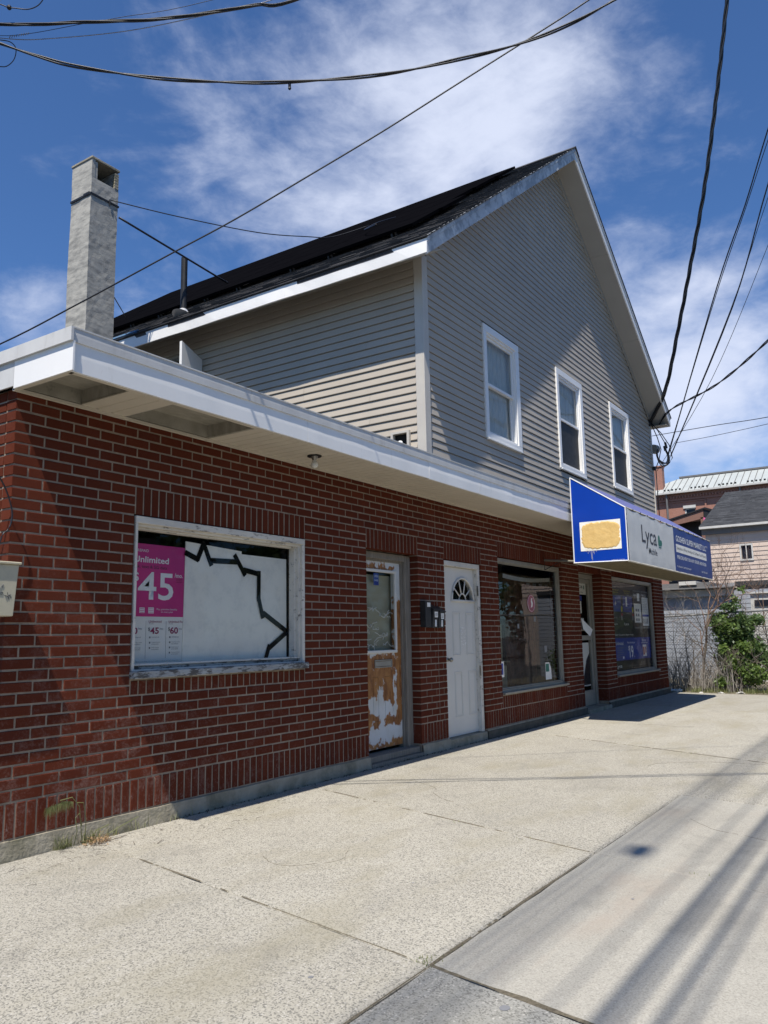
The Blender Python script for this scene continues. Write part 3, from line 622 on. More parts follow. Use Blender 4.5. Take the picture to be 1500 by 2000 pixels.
for a, b, c, d in ((5.50, 5.69, -1.76, -1.26), (5.83, 6.02, -1.76, -1.26), (5.52, 5.70, -2.45, -1.94), (5.85, 6.03, -2.45, -1.94)):
    pm = MB(); frame_ring(pm, a, b, c, d, .012, .069, .077); frame_ring(pm, a + .024, b - .024, c + .024, d - .024, .006, .071, .077)
    pm.build('pressed_panel', 'door2', d2o, bevel=.003)
kn = MB().tube([(5.335, .075, -1.80), (5.335, .05, -1.80)], .024, 12).tube([(5.335, .05, -1.80), (5.335, .02, -1.80)], .009, 8).sphere((5.335, .012, -1.80), .026)
kn.build('knob', 'chrome', d2o, smooth=True)
for z in (-1.0, -1.95): MB().box(x1 - .075, x1 - .06, .012, .03, z - .06, z + .06).build('hinge', 'chrome', d2o)
# torn tape marks on door 2
tp = MB(); w = random.Random(9)
for i in range(70):
    side = w.random(); x = w.choice((5.70, 5.80, 5.745)) + w.uniform(-.02, .02); z = w.uniform(-1.64, -1.44)
    if side < .3: z = w.choice((-1.445, -1.64)) + w.uniform(-.01, .01); x = w.uniform(5.68, 5.82)
    s = w.uniform(.004, .012); tp.prism([(x, .0735, z), (x + s, .0735, z + s * .3), (x + s * .7, .0735, z + s), (x - s * .2, .0735, z + s * .8)], (0, .001, 0))
to = tp.build('tape_residue', 'ink_w'); to['kind'] = 'stuff'; tag(to, 'torn white tape residue in a rectangle on the white panelled door', 'tape')
room('inner_wall', x0 - .1, x1 + .1, G, z1 + .1, .22, 1.0)
# ---- display window 2
x0, x1, z0, z1 = OPEN['w2']
def alu_window(x0, x1, z0, z1, y, label, gm='glass'):
    mb = MB(); frame_ring(mb, x0 + .004, x1 - .004, z0 + .004, z1 - .004, .052, y, y + .07, .05); o = mb.build('window', 'alu', shop, label=label, bevel=.004)
    m2 = MB(); frame_ring(m2, x0 + .056, x1 - .056, z0 + .054, z1 - .056, .016, y + .02, y + .06); m2.build('frame', 'alu', o, bevel=.002)
    MB().quad((x0 + .07, y + .045, z0 + .07), (x1 - .07, y + .045, z0 + .07), (x1 - .07, y + .045, z1 - .07), (x0 + .07, y + .045, z1 - .07)).build('pane', gm, o)
    MB().box(x0 + .002, x1 - .002, -.035, y + .0, z0 - .006, z0 + .022).build('sill', 'alu', o, bevel=.004); return o
alu_window(x0, x1, z0, z1, .04, 'large aluminium framed display window with a round pink sticker', 'glass1')
room('inner_wall', x0 - .2, x1 + .2, z0 - .3, z1 + .1, .22, 1.5)
t2 = MB().box(x0 + .02, 7.95, .62, .66, -2.35, -1.38).box(x0, 7.6, .40, .62, -2.36, -1.95)  # board and thin strips added to stand in for a reflected tan wall
for z in (-1.66, -1.73, -1.88): t2.box(x0 + .02, 7.9, .605, .618, z, z + .008)
to = t2.build('reflection_board', 'tan'); tag(to, 'beige board added inside the large aluminium window in place of a reflected wall', 'board')
bc = MB(); n = 40  # curtain added to stand in for reddish brush reflected in the glass
for i in range(n):
    a = 7.95 + (8.95 - 7.95) * i / n; bc.quad((a, .55 + .03 * math.sin(i * 1.9), -2.35), (a + 1.0 / n, .55 + .03 * math.sin((i + 1) * 1.9), -2.35), (a + 1.0 / n, .55 + .03 * math.sin((i + 1) * 1.9), -.72), (a, .55 + .03 * math.sin(i * 1.9), -.72))
co = bc.build('curtain', 'brown'); tag(co, 'mottled red brown curtain added inside the large aluminium window in place of reflected brush', 'curtain')
cs = MB()
for i in range(24):
    a = 6.75 + 1.95 * i / 24; da = 1.95 / 24; zz = lambda x: -.70 - .045 * math.sin((x - 6.75) / 1.95 * math.pi)
    if i > 3: cs.quad((a, .16, zz(a) - .055), (a + da, .16, zz(a + da) - .055), (a + da, .155, zz(a + da)), (a, .155, zz(a)))
co = cs.build('valance', 'curtain'); tag(co, 'sagging pale cloth strip along the top inside the aluminium window', 'valance')
for i in range(4):
    o = MB().box(7.78 + i * .22, 7.89 + i * .22, .13, .134, -.84, -.815).build('sign_tag', 'ink_g'); tag(o, 'small pale tag in a row near the top of the aluminium window', 'tag', 'row of tags at the top of the aluminium window')
sk = MB(); sk.add([(7.80 + .135 * math.cos(a * .2618), .081, -1.105 + .125 * math.sin(a * .2618)) for a in range(24)], [tuple(range(24))])
sko = sk.build('round_sticker', 'pink'); tag(sko, 'round pink sticker with a white figure on the aluminium window', 'sticker')
rg = MB(); rg.tube([(7.80 + .120 * math.cos(a * .2618), .0795, -1.105 + .111 * math.sin(a * .2618)) for a in range(25)], .0022, 4); rg.build('ring', 'ink_w', sko)
fg = MB(); fg.prism([(7.785, .080, -1.165), (7.835, .080, -1.15), (7.85, .080, -1.10), (7.825, .080, -1.06), (7.84, .080, -1.03), (7.80, .080, -1.035), (7.79, .080, -1.08), (7.805, .080, -1.11)], (0, -.001, 0)); fg.build('figure', 'ink_w', sko)
text('OPEN DAILY', 7.74, 7.865, -1.192, -1.178, .0795, 'ink_k', sko)
for x, z, s, lb in ((7.90, -1.32, .035, 'white sticker below the round pink sticker'), (7.34, -1.42, .03, 'pale hook mark at mid height on the left of the aluminium window'), (8.24, -1.74, .045, 'square pale sticker low on the right of the aluminium window')):
    o = MB().box(x - s, x + s, .082, .083, z - s, z + s).build('sticker', 'ink_g'); tag(o, lb, 'sticker')
nt = MB(); nt.prism([(8.20, .083, -2.17), (8.42, .083, -2.17), (8.40, .083, -2.0), (8.34, .083, -1.93), (8.20, .083, -1.93)], (0, -.001, 0)); o = nt.build('notice', 'poster_w'); tag(o, 'pale cut paper notice in the lower right of the aluminium window', 'notice')
MB().box(8.21, 8.33, .0815, .0818, -2.06, -1.95).build('picture', 'teal', o)
o = MB().box(6.63, 6.745, .035, .037, -2.06, -1.865).build('notice', 'poster_w'); tag(o, 'blue and white paper at the lower left edge of the aluminium window', 'notice')
MB().box(6.64, 6.72, .0342, .0348, -2.03, -1.89).build('picture', 'postblue', o)
o = MB().tube([(7.15, .5, -1.93), (7.42, .45, -1.96)], .03, 8).build('paint_roller', 'tan'); tag(o, 'short pale roll lying on the board inside the aluminium window', 'roll')
o = MB().tube([(6.9, .42, -1.86), (7.7, .40, -1.90)], .012, 6).build('stick', 'wood'); tag(o, 'long thin stick leaning on the board inside the aluminium window', 'stick')
# ---- door 3
x0, x1, z0, z1 = OPEN['d3']
f3 = MB(); yd = .16
f3.box(x1 - .075, x1 - .003, yd, yd + .1, G + .06, z1 - .003).box(x0 + .003, x0 + .075, yd, yd + .1, G + .06, z1 - .003).box(x0 + .075, x1 - .075, yd, yd + .1, z1 - .075, z1 - .003)
f3.build('door_frame', 'alu', shop, bevel=.004)
MB().box(x0 + .003, x1 - .003, -.06, yd + .1, G - .02, G + .06).build('threshold', 'found', shop, bevel=.008)
lf = MB(); frame_ring(lf, x0 + .078, x1 - .078, G + .065, z1 - .08, .07, yd + .03, yd + .075, .24); lf.box(x0 + .148, x1 - .148, yd + .03, yd + .075, -1.64, -1.56)
d3o = lf.build('door', 'alu', shop, label='aluminium and glass shop door with papers taped inside', bevel=.004)
MB().quad((x0 + .145, yd + .05, G + .30), (x1 - .145, yd + .05, G + .30), (x1 - .145, yd + .05, z1 - .145), (x0 + .145, yd + .05, z1 - .145)).build('pane', 'glass', d3o)
MB().tube([(x0 + .21, yd + .0, -1.45), (x0 + .21, yd - .03, -1.47), (x0 + .21, yd - .03, -1.70), (x0 + .21, yd, -1.72)], .011, 6).build('handle', 'alu', d3o)
room('inner_wall', x0 - .1, x1 + .1, G, z1 + .1, yd + .12, 1.2)
o = MB().box(9.80, 10.445, yd + .070, yd + .073, -.89, -.70).build('shop_sign', 'poster_w'); tag(o, 'white sign with dark letters at the top of the shop door pane', 'sign')
text('Lyca', 9.86, 10.30, -.805, -.725, yd + .069, 'ink_k', o, bold=.01); text('Mobile', 10.02, 10.30, -.865, -.835, yd + .069, 'ink_g', o)
o = MB().box(10.33, 10.375, yd + .0685, yd + .0695, -.80, -.74); o = o.build('mark', 'teal', bpy.data.objects['shop_sign'])
for a, b, c, d, m, lb in ((9.90, 10.20, -1.20, -1.0, 'poster_w', 'pale paper below the white sign inside the shop door'), (9.90, 10.28, -1.49, -1.28, 'poster_w', 'white paper at mid height inside the shop door'), (9.90, 10.24, -.99, -.91, 'postblue', 'blue strip of print inside the shop door')):
    o = MB().box(a, b, yd + .070, yd + .073, c, d).build('paper', m); tag(o, lb, 'paper')
pp = MB(); pp.prism([(10.02, yd + .02, -1.28), (10.40, yd - .03, -1.47), (10.20, yd - .05, -1.58), (10.04, yd, -1.46)], (0, .002, .001)); o = pp.build('loose_paper', 'poster_w'); tag(o, 'white sheet hanging loose across the shop door rail', 'paper')
pp = MB().box(9.80, 10.44, yd + .070, yd + .073, -2.38, -1.68); o = pp.build('poster', 'poster_w'); tag(o, 'torn pale blue poster in the lower pane of the shop door', 'poster')
MB().prism([(10.02, yd + .0695, -2.36), (10.44, yd + .0695, -2.36), (10.44, yd + .0695, -1.85), (10.30, yd + .0695, -1.95), (10.15, yd + .0695, -2.2)], (0, -.0006, 0)).build('picture', 'film', o)
# ---- display window 3
x0, x1, z0, z1 = OPEN['w3']
alu_window(x0, x1, z0, z1, .04, 'aluminium framed display window full of dark blue posters under the awning')
room('inner_wall', x0 - .1, x1 + .1, z0 - .2, z1 + .1, .22, 1.2)
ps = MB().box(11.22, 13.66, .112, .116, -2.22, -.62).build('window_poster', 'film'); tag(ps, 'large dark blue phone plan poster filling the window by the shop corner', 'poster')
yt = .1112
def patch(par, a, b, c, d, m, y, name='print'): return MB().box(a, b, y, y + .0006, c, d).build(name, m, par)
patch(ps, 11.22, 13.66, -2.02, -1.62, 'postblue', .1110)
for a, b in ((11.5, 11.93), (12.05, 12.62)): patch(ps, a, b, -1.15, -.86, 'postblue', .1110)
yt = .1098
text('Unlimited', 11.50, 11.92, -1.745, -1.685, yt, 'ink_w', ps); text('Plans Starting at', 12.17, 12.62, -1.735, -1.69, yt, 'ink_w', ps, bold=.005)
text('$', 12.20, 12.26, -1.86, -1.77, yt, 'ink_w', ps); text('19', 12.27, 12.50, -1.985, -1.765, yt, 'ink_w', ps, bold=.02); text('/mo', 12.52, 12.58, -1.98, -1.95, yt, 'ink_w', ps)
for i in range(5): patch(ps, 11.55, 11.92 - .05 * (i % 2), -1.80 - i * .04, -1.793 - i * .04, 'ink_g', yt)
patch(ps, 11.86, 11.93, -1.99, -1.95, 'ink_w', yt)
text('Bonus', 13.10, 13.36, -1.70, -1.645, yt, 'ink_w', ps); patch(ps, 13.02, 13.45, -1.727, -1.720, 'ink_w', yt)
patch(ps, 13.12, 13.36, -1.98, -1.76, 'poster_w', yt); patch(ps, 13.14, 13.22, -1.95, -1.80, 'red', yt - .001); patch(ps, 13.28, 13.33, -1.92, -1.80, 'red', yt - .001)
text('Lyca', 11.45, 11.78, -2.165, -2.085, yt, 'ink_w', ps, bold=.01); text('Lyca', 12.07, 12.32, -1.405, -1.345, yt, 'ink_w', ps); text('Lyca', 11.48, 11.66, -1.40, -1.35, yt, 'ink_w', ps)
text('International', 11.45, 11.83, -.775, -.745, yt, 'yellow', ps); text('Plans from', 11.5, 11.8, -.815, -.787, yt, 'yellow', ps)
text('International', 12.12, 12.50, -.775, -.745, yt, 'yellow', ps); text('Plans from', 12.17, 12.45, -.815, -.787, yt, 'yellow', ps)
text('1', 12.21, 12.30, -1.05, -.875, yt, 'ink_w', ps, bold=.03); text('+', 11.58, 11.66, -1.04, -.96, yt, 'ink_w', ps, bold=.03)
text('PREMIUM', 12.13, 12.40, -1.12, -1.085, yt, 'ink_g', ps); text('Unlimited', 12.42, 12.60, -.95, -.925, yt, 'ink_g', ps); text('Unlimited', 11.72, 11.92, -.95, -.925, yt, 'ink_g', ps)
for cx in (11.95, 12.62):
    mb = MB(); mb.add([(cx + .05 * math.cos(a * .524), yt - .0006, -1.10 + .055 * math.sin(a * .524)) for a in range(12)], [tuple(range(12))]); mb.build('disc', 'yellow', ps)
    patch(ps, cx - .07, cx + .03, -1.30, -1.20, 'ink_g', yt); patch(ps, cx - .03, cx + .04, -1.22, -1.18, 'red', yt - .0006)
text('Better Connections, Happier Homes', 11.50, 12.55, -1.585, -1.55, yt, 'ink_w', ps, bold=.005)
text('Available at this store, ask inside', 12.15, 12.7, -2.14, -2.11, yt, 'ink_g', ps)
for a, b in ((12.66, 13.14), (13.18, 13.64)):
    o = MB().box(a, b, .1000, .1030, -1.45, -.73).build('framed_poster', 'ink_g')
    tag(o, ('pale framed poster with a dark heading, left of the two in the corner window' if a < 13 else 'pale framed price table poster nearest the corner of the shop'), 'poster')
    patch(o, a + .02, b - .02, -1.43, -.75, 'film', .0990); patch(o, a + .02, b - .02, -1.34 if a < 13 else -1.40, -.98 if a < 13 else -.85, 'poster_w', .0980)
    if a < 13:
        text('Lyca', a + .04, a + .2, -.85, -.79, .0978, 'ink_w', o)
        patch(o, a + .25, a + .40, -.93, -.78, 'poster_w', .0978)
        for r_ in range(3):
            for c_ in range(2): patch(o, a + .11 + c_ * .13, a + .20 + c_ * .13, -1.13 - r_ * .09 + .0, -1.08 - r_ * .09, 'ink_g', .0972)
    else:
        text('Rates', a + .04, a + .16, -.82, -.78, .0978, 'ink_w', o)
        for r_ in range(9): patch(o, a + .03, b - .03, -.89 - r_ * .032, -.887 - r_ * .032, 'ink_g', .0972, 'rule')
        for c_ in range(5): patch(o, a + .06 + c_ * .075, a + .063 + c_ * .075, -1.17, -.86, 'ink_g', .0970, 'rule')
        patch(o, a + .02, b - .02, -1.22, -1.18, 'postblue', .0970)
        for c_ in range(4): patch(o, a + .05 + c_ * .09, a + .10 + c_ * .09, -1.36, -1.26, 'ink_g', .0972)

# ---- posters, boards and tape in display window 1
y = .135
po = MB().box(.99, 1.495, y, y + .003, -1.70, -.848).build('phone_plan_poster', 'poster_w'); tag(po, 'magenta and white phone plan poster with a big 45 in the square window', 'poster')
patch(po, .99, 1.495, -1.365, -.848, 'poster_m', y - .0010, 'magenta_field')
yt = y - .0022
text('PREPAID', 1.035, 1.147, -.907, -.888, yt, 'ink_w', po); text('Unlimited', 1.02, 1.335, -.982, -.938, yt, 'ink_w', po, bold=.018)
text('talk, text & 5G data', 1.015, 1.32, -1.026, -1.000, yt, 'ink_k', po); text('$', 1.018, 1.066, -1.127, -1.052, yt, 'ink_w', po, bold=.02)
text('45', 1.06, 1.384, -1.247, -1.047, yt, 'ink_w', po, bold=.012); text('/mo.', 1.393, 1.470, -1.076, -1.044, yt, 'ink_w', po, bold=.01)
for i in range(3): patch(po, 1.41, 1.468, -1.088 - i * .012, -1.084 - i * .012, 'ink_m', yt)
patch(po, 1.08, 1.125, -1.34, -1.302, 'ink_w', yt); patch(po, 1.158, 1.207, -1.342, -1.30, 'ink_w', yt)
for k in range(3): patch(po, 1.084, 1.121, -1.313 - k * .012, -1.309 - k * .012, 'poster_m', yt - .0006); patch(po, 1.163, 1.202, -1.311 - k * .012, -1.308 - k * .012, 'poster_m', yt - .0006)
text('Plus, premium benefits', 1.233, 1.423, -1.322, -1.304, yt, 'ink_w', po); text('on every plan', 1.272, 1.384, -1.339, -1.324, yt, 'ink_w', po)
text('NECT', 1.0, 1.05, -1.407, -1.393, yt, 'ink_g', po); text('Unlimited', 1.165, 1.28, -1.408, -1.391, yt, 'ink_m', po); text('Unlimited Plus', 1.347, 1.49, -1.408, -1.391, yt, 'ink_m', po)
text('Monthly', 1.166, 1.21, -1.420, -1.412, yt, 'ink_g', po); text('Monthly', 1.348, 1.39, -1.420, -1.412, yt, 'ink_g', po)
text('30', 1.00, 1.068, -1.487, -1.443, yt, 'ink_m', po, bold=.02); text('$', 1.162, 1.178, -1.468, -1.441, yt, 'ink_k', po); text('45', 1.180, 1.258, -1.487, -1.441, yt, 'ink_m', po, bold=.02)
text('$', 1.344, 1.36, -1.468, -1.439, yt, 'ink_k', po); text('60', 1.362, 1.437, -1.487, -1.439, yt, 'ink_m', po, bold=.02)
for x in (1.073, 1.263, 1.441): text('/mo.', x, x + .035, -1.458, -1.441, yt, 'ink_g', po)
for x, n in ((1.01, 3), (1.172, 3), (1.355, 4)):
    for i in range(n):
        z = -1.511 - i * .037; patch(po, x, x + .012, z - .006, z + .006, 'ink_g', yt, 'bullet')
        text(('Unlimited talk', 'Streaming included', 'Mobile hotspot', 'Scam protection')[i], x + .022, x + .09 + .01 * (i % 2), z - .003, z + .006, yt, 'ink_g', po)
        if i: text('and international', x + .022, x + .085, z - .014, z - .006, yt, 'ink_g', po)
for x in (1.14, 1.323): patch(po, x, x + .0015, -1.66, -1.395, 'ink_g', yt, 'rule')
text('See store for details. Terms and conditions apply to every plan shown here.', 1.06, 1.446, -1.682, -1.675, yt, 'ink_g', po)
bd = MB(); bd.prism([(1.478, y - .006, -1.698), (2.078, y - .006, -1.694), (2.092, y - .006, -.826), (1.492, y - .006, -.797)], (0, .006, 0)); o = bd.build('foam_board', 'board'); tag(o, 'white board standing next to the magenta poster in the square window', 'board')
bd = MB(); bd.prism([(2.083, y - .002, -1.692), (2.655, y - .002, -1.69), (2.650, y - .002, -.852), (2.074, y - .002, -.848)], (0, .006, 0)); o = bd.build('foam_board', 'board'); tag(o, 'white board behind black tape on the right side of the square window', 'board')
tp = thing('black_tape', 'zigzag line of black tape strips crossing the white boards in the square window', 'tape', (2.1, y - .01, -1.2))
TP = [((1.495, -.885), (1.612, -.925)), ((1.612, -.922), (1.672, -.795)), ((1.668, -.79), (1.752, -.955)), ((1.765, -.925), (2.025, -.917)), ((2.015, -.868), (2.128, -1.012)),
      ((2.125, -.977), (2.282, -.998)), ((2.298, -.985), (2.298, -1.215)), ((2.296, -1.20), (2.346, -1.355)), ((2.362, -1.325), (2.640, -1.468)), ((2.648, -1.482), (2.425, -1.612)), ((2.43, -1.595), (2.385, -1.70))]
for i, ((a, b), (c, d)) in enumerate(TP):
    v = Vector((c - a, d - b)).normalized(); n = Vector((-v.y, v.x)) * .0215; yy = y - .0085 - (i % 2) * .0012; e = v * .012
    MB().prism([(a - e.x + n.x, yy, b - e.y + n.y), (c + e.x + n.x, yy, d + e.y + n.y), (c + e.x - n.x, yy, d + e.y - n.y), (a - e.x - n.x, yy, b - e.y - n.y)], (0, .001, 0)).build('tape_strip', 'tape', tp)
for x in (1.16, 1.44): MB().box(x, x + .008, .19, .2, -1.7, -.76)

# ---- mailboxes, bulb, meter box, wires at the left corner
def mailbox(x0, x1, z0, z1, lb, lidm='black', label_=True):
    o = thing('mailbox', lb, 'mailbox', ((x0 + x1) / 2, -.02, z0), 'black mailboxes between the two doors')
    mb = MB(); mb.prism([(x0, -.002, z0), (x0, -.070, z0), (x0, -.085, z1 - .055), (x0, -.002, z1)], (x1 - x0, 0, 0)); mb.build('body', 'black', o, bevel=.003)
    mb = MB(); mb.prism([(x0 - .006, 0, z1 + .006), (x0 - .006, -.096, z1 - .052), (x0 - .006, -.096, z1 - .064), (x0 - .006, 0, z1 - .004)], (x1 - x0 + .012, 0, 0)); mb.build('lid', 'black', o, bevel=.002)
    cx = (x0 + x1) / 2
    s = MB().box(cx - .03, cx + .035, -.0865, -.0835, z1 - .135, z1 - .075).build('name_sticker', 'poster_w', o)
    for k in range(3): patch(s, cx - .022, cx + .026, z1 - .095 - k * .013, z1 - .091 - k * .013, 'ink_k', -.0875)
    MB().box(cx - .012, cx + .01, -.082, -.072, z0 + .012, z0 + .085).build('number_plate', 'ink_w', o); return o
mailbox(4.80, 4.92, -1.445, -1.20, 'black mailbox next to the small high one, left of the white door')
mailbox(4.935, 5.055, -1.445, -1.215, 'black mailbox nearest the edge of the white door')
o = thing('mailbox', 'narrow black mailbox set highest and furthest from the white door', 'mailbox', (4.71, -.02, -1.44), 'black mailboxes between the two doors')
mb = MB(); mb.box(4.665, 4.785, -.07, -.002, -1.44, -1.165); mb.build('body', 'black', o, bevel=.004); MB().box(4.70, 4.765, -.072, -.0705, -1.225, -1.18).build('name_sticker', 'poster_w', o)
o = thing('bare_bulb_lamp', 'unlit round bulb in a black holder under the cream soffit', 'lamp', (2.51, -.3, -.02))
MB().tube([(2.51, -.3, -.011), (2.51, -.3, -.020)], .062, 14).build('base_plate', 'black', o); MB().tube([(2.51, -.3, -.020), (2.51, -.3, -.05)], [.03, .018], 12).build('socket', 'chrome', o)
MB().tube([(2.51, -.3, -.048), (2.51, -.3, -.062)], [.014, .02], 10).sphere((2.51, -.3, -.088), .032).build('bulb', 'bulb', o, smooth=True)
o = thing('meter_box', 'cream metal utility box with black scrawl at the left corner of the shop', 'utility box', (-.2, -.02, -1.4))
MB().prism([(-.42, -.125, -1.385), (-.022, -.125, -1.385), (.0, -.125, -1.09), (-.42, -.125, -1.09)], (0, .115, 0)).build('body', 'box', o, bevel=.004)
MB().box(-.43, .008, -.14, -.005, -1.09, -1.075).build('lid', 'box', o, bevel=.004)
MB().box(-.30, -.26, -.01, .03, -1.35, -1.1).build('bracket', 'steel', o)
gr = MB(); gy = -.1265
for pts in ([(-.115, -1.235), (-.092, -1.205), (-.098, -1.225)], [(-.115, -1.255), (-.092, -1.25), (-.096, -1.262), (-.115, -1.262)], [(-.082, -1.268), (-.062, -1.272), (-.044, -1.262)], [(-.066, -1.25), (-.054, -1.29)], [(-.072, -1.288), (-.054, -1.262), (-.042, -1.281)], [(-.20, -1.24), (-.17, -1.2), (-.15, -1.25)]):
    gr.tube([(x, gy, z) for x, z in pts], .0015, 4)
gr.build('scrawl', 'ink_k', o)
def cable(name, pts, r, lb, m='rubber', cat='cable', group=None, sub=6, twist=0, strands=1):
    """smooth cable through points; strands>1 winds several conductors round each other"""
    P = [Vector(p) for p in pts]; out = []
    for i in range(len(P) - 1):
        p0, p1, p2, p3 = P[max(i - 1, 0)], P[i], P[i + 1], P[min(i + 2, len(P) - 1)]
        for k in range(sub):
            t_ = k / sub; out.append(.5 * ((2 * p1) + (-p0 + p2) * t_ + (2 * p0 - 5 * p1 + 4 * p2 - p3) * t_ ** 2 + (-p0 + 3 * p1 - 3 * p2 + p3) * t_ ** 3))
    out.append(P[-1]); mb = MB()
    if strands == 1: mb.tube(out, r, 6)
    else:
        res = []; 
        for a, b in zip(out, out[1:]):
            n = max(1, int((b - a).length / .05)); res += [a + (b - a) * k / n for k in range(n)]
        res.append(out[-1]); L = 0
        for s_ in range(strands):
            q = []; L = 0
            for i, p in enumerate(res):
                if i: L += (p - res[i - 1]).length
                d = (res[min(i + 1, len(res) - 1)] - res[max(i - 1, 0)]).normalized(); a = d.cross(Vector((0, 0, 1))).normalized(); b = d.cross(a)
                an = L * twist + 6.283 * s_ / strands; q.append(p + (a * math.cos(an) + b * math.sin(an)) * r * 1.05)
            mb.tube(q, r, 5)
    o = mb.build(name, m, smooth=True); return tag(o, lb, cat, group)
cable('loose_cable', [(-.35, -.03, -.35), (-.16, -.04, -.50), (-.104, -.05, -.585), (-.07, -.05, -.635), (-.04, -.05, -.701), (-.017, -.05, -.774), (-.02, -.05, -.835), (-.039, -.05, -.883), (-.074, -.05, -.925), (-.1, -.04, -1.08)], .0045, 'thin black cable hanging in a curve in front of the left corner bricks')
# ---- chimney (part of the shop)
cx0, cx1, cy0, cy1, ct = 3.27, 3.69, 4.0, 4.42, 4.74
ch = MB(); w = random.Random(11); nz = 60; grid = []
def crough(x, y, z): return (x + .004 * math.sin(z * 3.1 + y * 3) + w.uniform(-.0018, .0018), y + .003 * math.sin(z * 2.3 + 1) + w.uniform(-.0018, .0018), z)
ring = []
for i in range(8): ring.append((cx0 + (cx1 - cx0) * i / 8, cy0))
for i in range(8): ring.append((cx1, cy0 + (cy1 - cy0) * i / 8))
for i in range(8): ring.append((cx1 - (cx1 - cx0) * i / 8, cy1))
for i in range(8): ring.append((cx0, cy1 - (cy1 - cy0) * i / 8))
zh = 4.48; n = len(ring)
for k in range(nz + 1):
    z = .1 + (zh - .1) * k / nz
    for x, y in ring: ch.v.append(crough(x, y, z) if z < zh else (x, y, z))
for k in range(nz):
    for i in range(n): ch.f.append((k * n + i, k * n + (i + 1) % n, (k + 1) * n + (i + 1) % n, (k + 1) * n + i))
ch.box(cx0, cx0 + .05, cy0, cy1, zh, ct).box(cx1 - .06, cx1, cy0, cy1, zh, ct - .03).box(cx0 + .05, cx1 - .06, cy1 - .05, cy1, zh, ct).box(cx0 + .05, cx0 + .09, cy0 + .004, cy0 + .05, zh, ct - .02)
ch.box(cx0 + .05, cx1 - .06, cy0 + .02, cy1 - .05, zh - .01, zh)
cho = ch.build('chimney', 'chim', shop, label='tall grey rendered chimney with an opening near its top')
MB().box(cx0 - .012, cx1 + .012, cy0 - .012, cy1 + .012, ct, ct + .035).build('chimney_cap', 'found', cho, bevel=.006)
zb = 4.24
sb = MB().box(cx0 - .012, cx1 + .012, cy0 - .013, cy0 - .002, zb - .012, zb + .016).box(cx0 - .013, cx0 - .002, cy0, cy1, zb - .012, zb + .016)
sb.tube([(3.55, cy0 - .02, zb - .05), (3.55, cy0 - .02, zb + .04)], .008, 6).box(cx0 - .016, cx0 - .002, 4.02, 4.14, zb, zb + .03); sb.build('strap', 'black', cho)
bk = MB()
for k in range(6): bk.box(cx1 - .065, cx1 - .004, cy0 - .006, cy0 + .05, zh + .005 + k * .038, zh + .036 + k * .038)
bk.build('exposed_edge', 'found', cho)
MB().tube([(.62, 2.6, .1), (.62, 2.6, .62)], .035, 10).build('roof_vent', 'black', shop)

# ================================================================== GABLED HOUSE
hx0, hx1, YG = 4.93, 14.46, .03
house = thing('gabled_house', 'two storey gabled house with taupe vinyl siding and three white windows rising behind the shop', 'house', (9.7, 4.5, G))
AX, AZ = 9.55, 6.30
rl = lambda x: 2.86 + (AZ - 2.86) * (x - hx0) / (AX - hx0) if x < AX else AZ - (AZ - 2.86) * (x - AX) / (hx1 - AX)
WIN = [(6.46, 7.57, 1.00, 2.56), (9.02, 10.18, 1.03, 2.67), (11.66, 12.82, 1.12, 2.74)]
hb = MB(); hol = [(a + .06, b - .06, c + .06, d - .06) for a, b, c, d in WIN]
us = sorted({hx0 + .02, AX, hx1 - .02} | {h[0] for h in hol} | {h[1] for h in hol})
wall_holes(hb, hx0 + .02, hx1 - .02, .13, 9, hol + [(AX, AX, 0, 0)], lambda u, z, n: (u, YG + .014 + n, z), .10, top=lambda u: rl(u) - .01)
DY0, DY1, DZ = 3.80, 4.60, 2.50
wall_holes(hb, YG + .12, 8.98, .13, 2.80, [(DY0, DY1, .13, DZ)], lambda u, z, n: (hx0 + .014 + n, u, z), .1)
hb.box(hx0 + .02, hx1 - .02, 8.9, 8.98, .13, 2.8).box(hx1 - .1, hx1 - .012, YG + .12, 8.9, G, 2.8)
hb.prism([(hx0 + .02, 8.9, 2.8), (hx1 - .02, 8.9, 2.8), (AX, 8.9, AZ - .05)], (0, .08, 0))
hb.box(5.2, hx1, YG + .12, 8.9, .10, .13)
hb.build('wall', 'dark', house)
EX = .0945; srnd = random.Random(21)
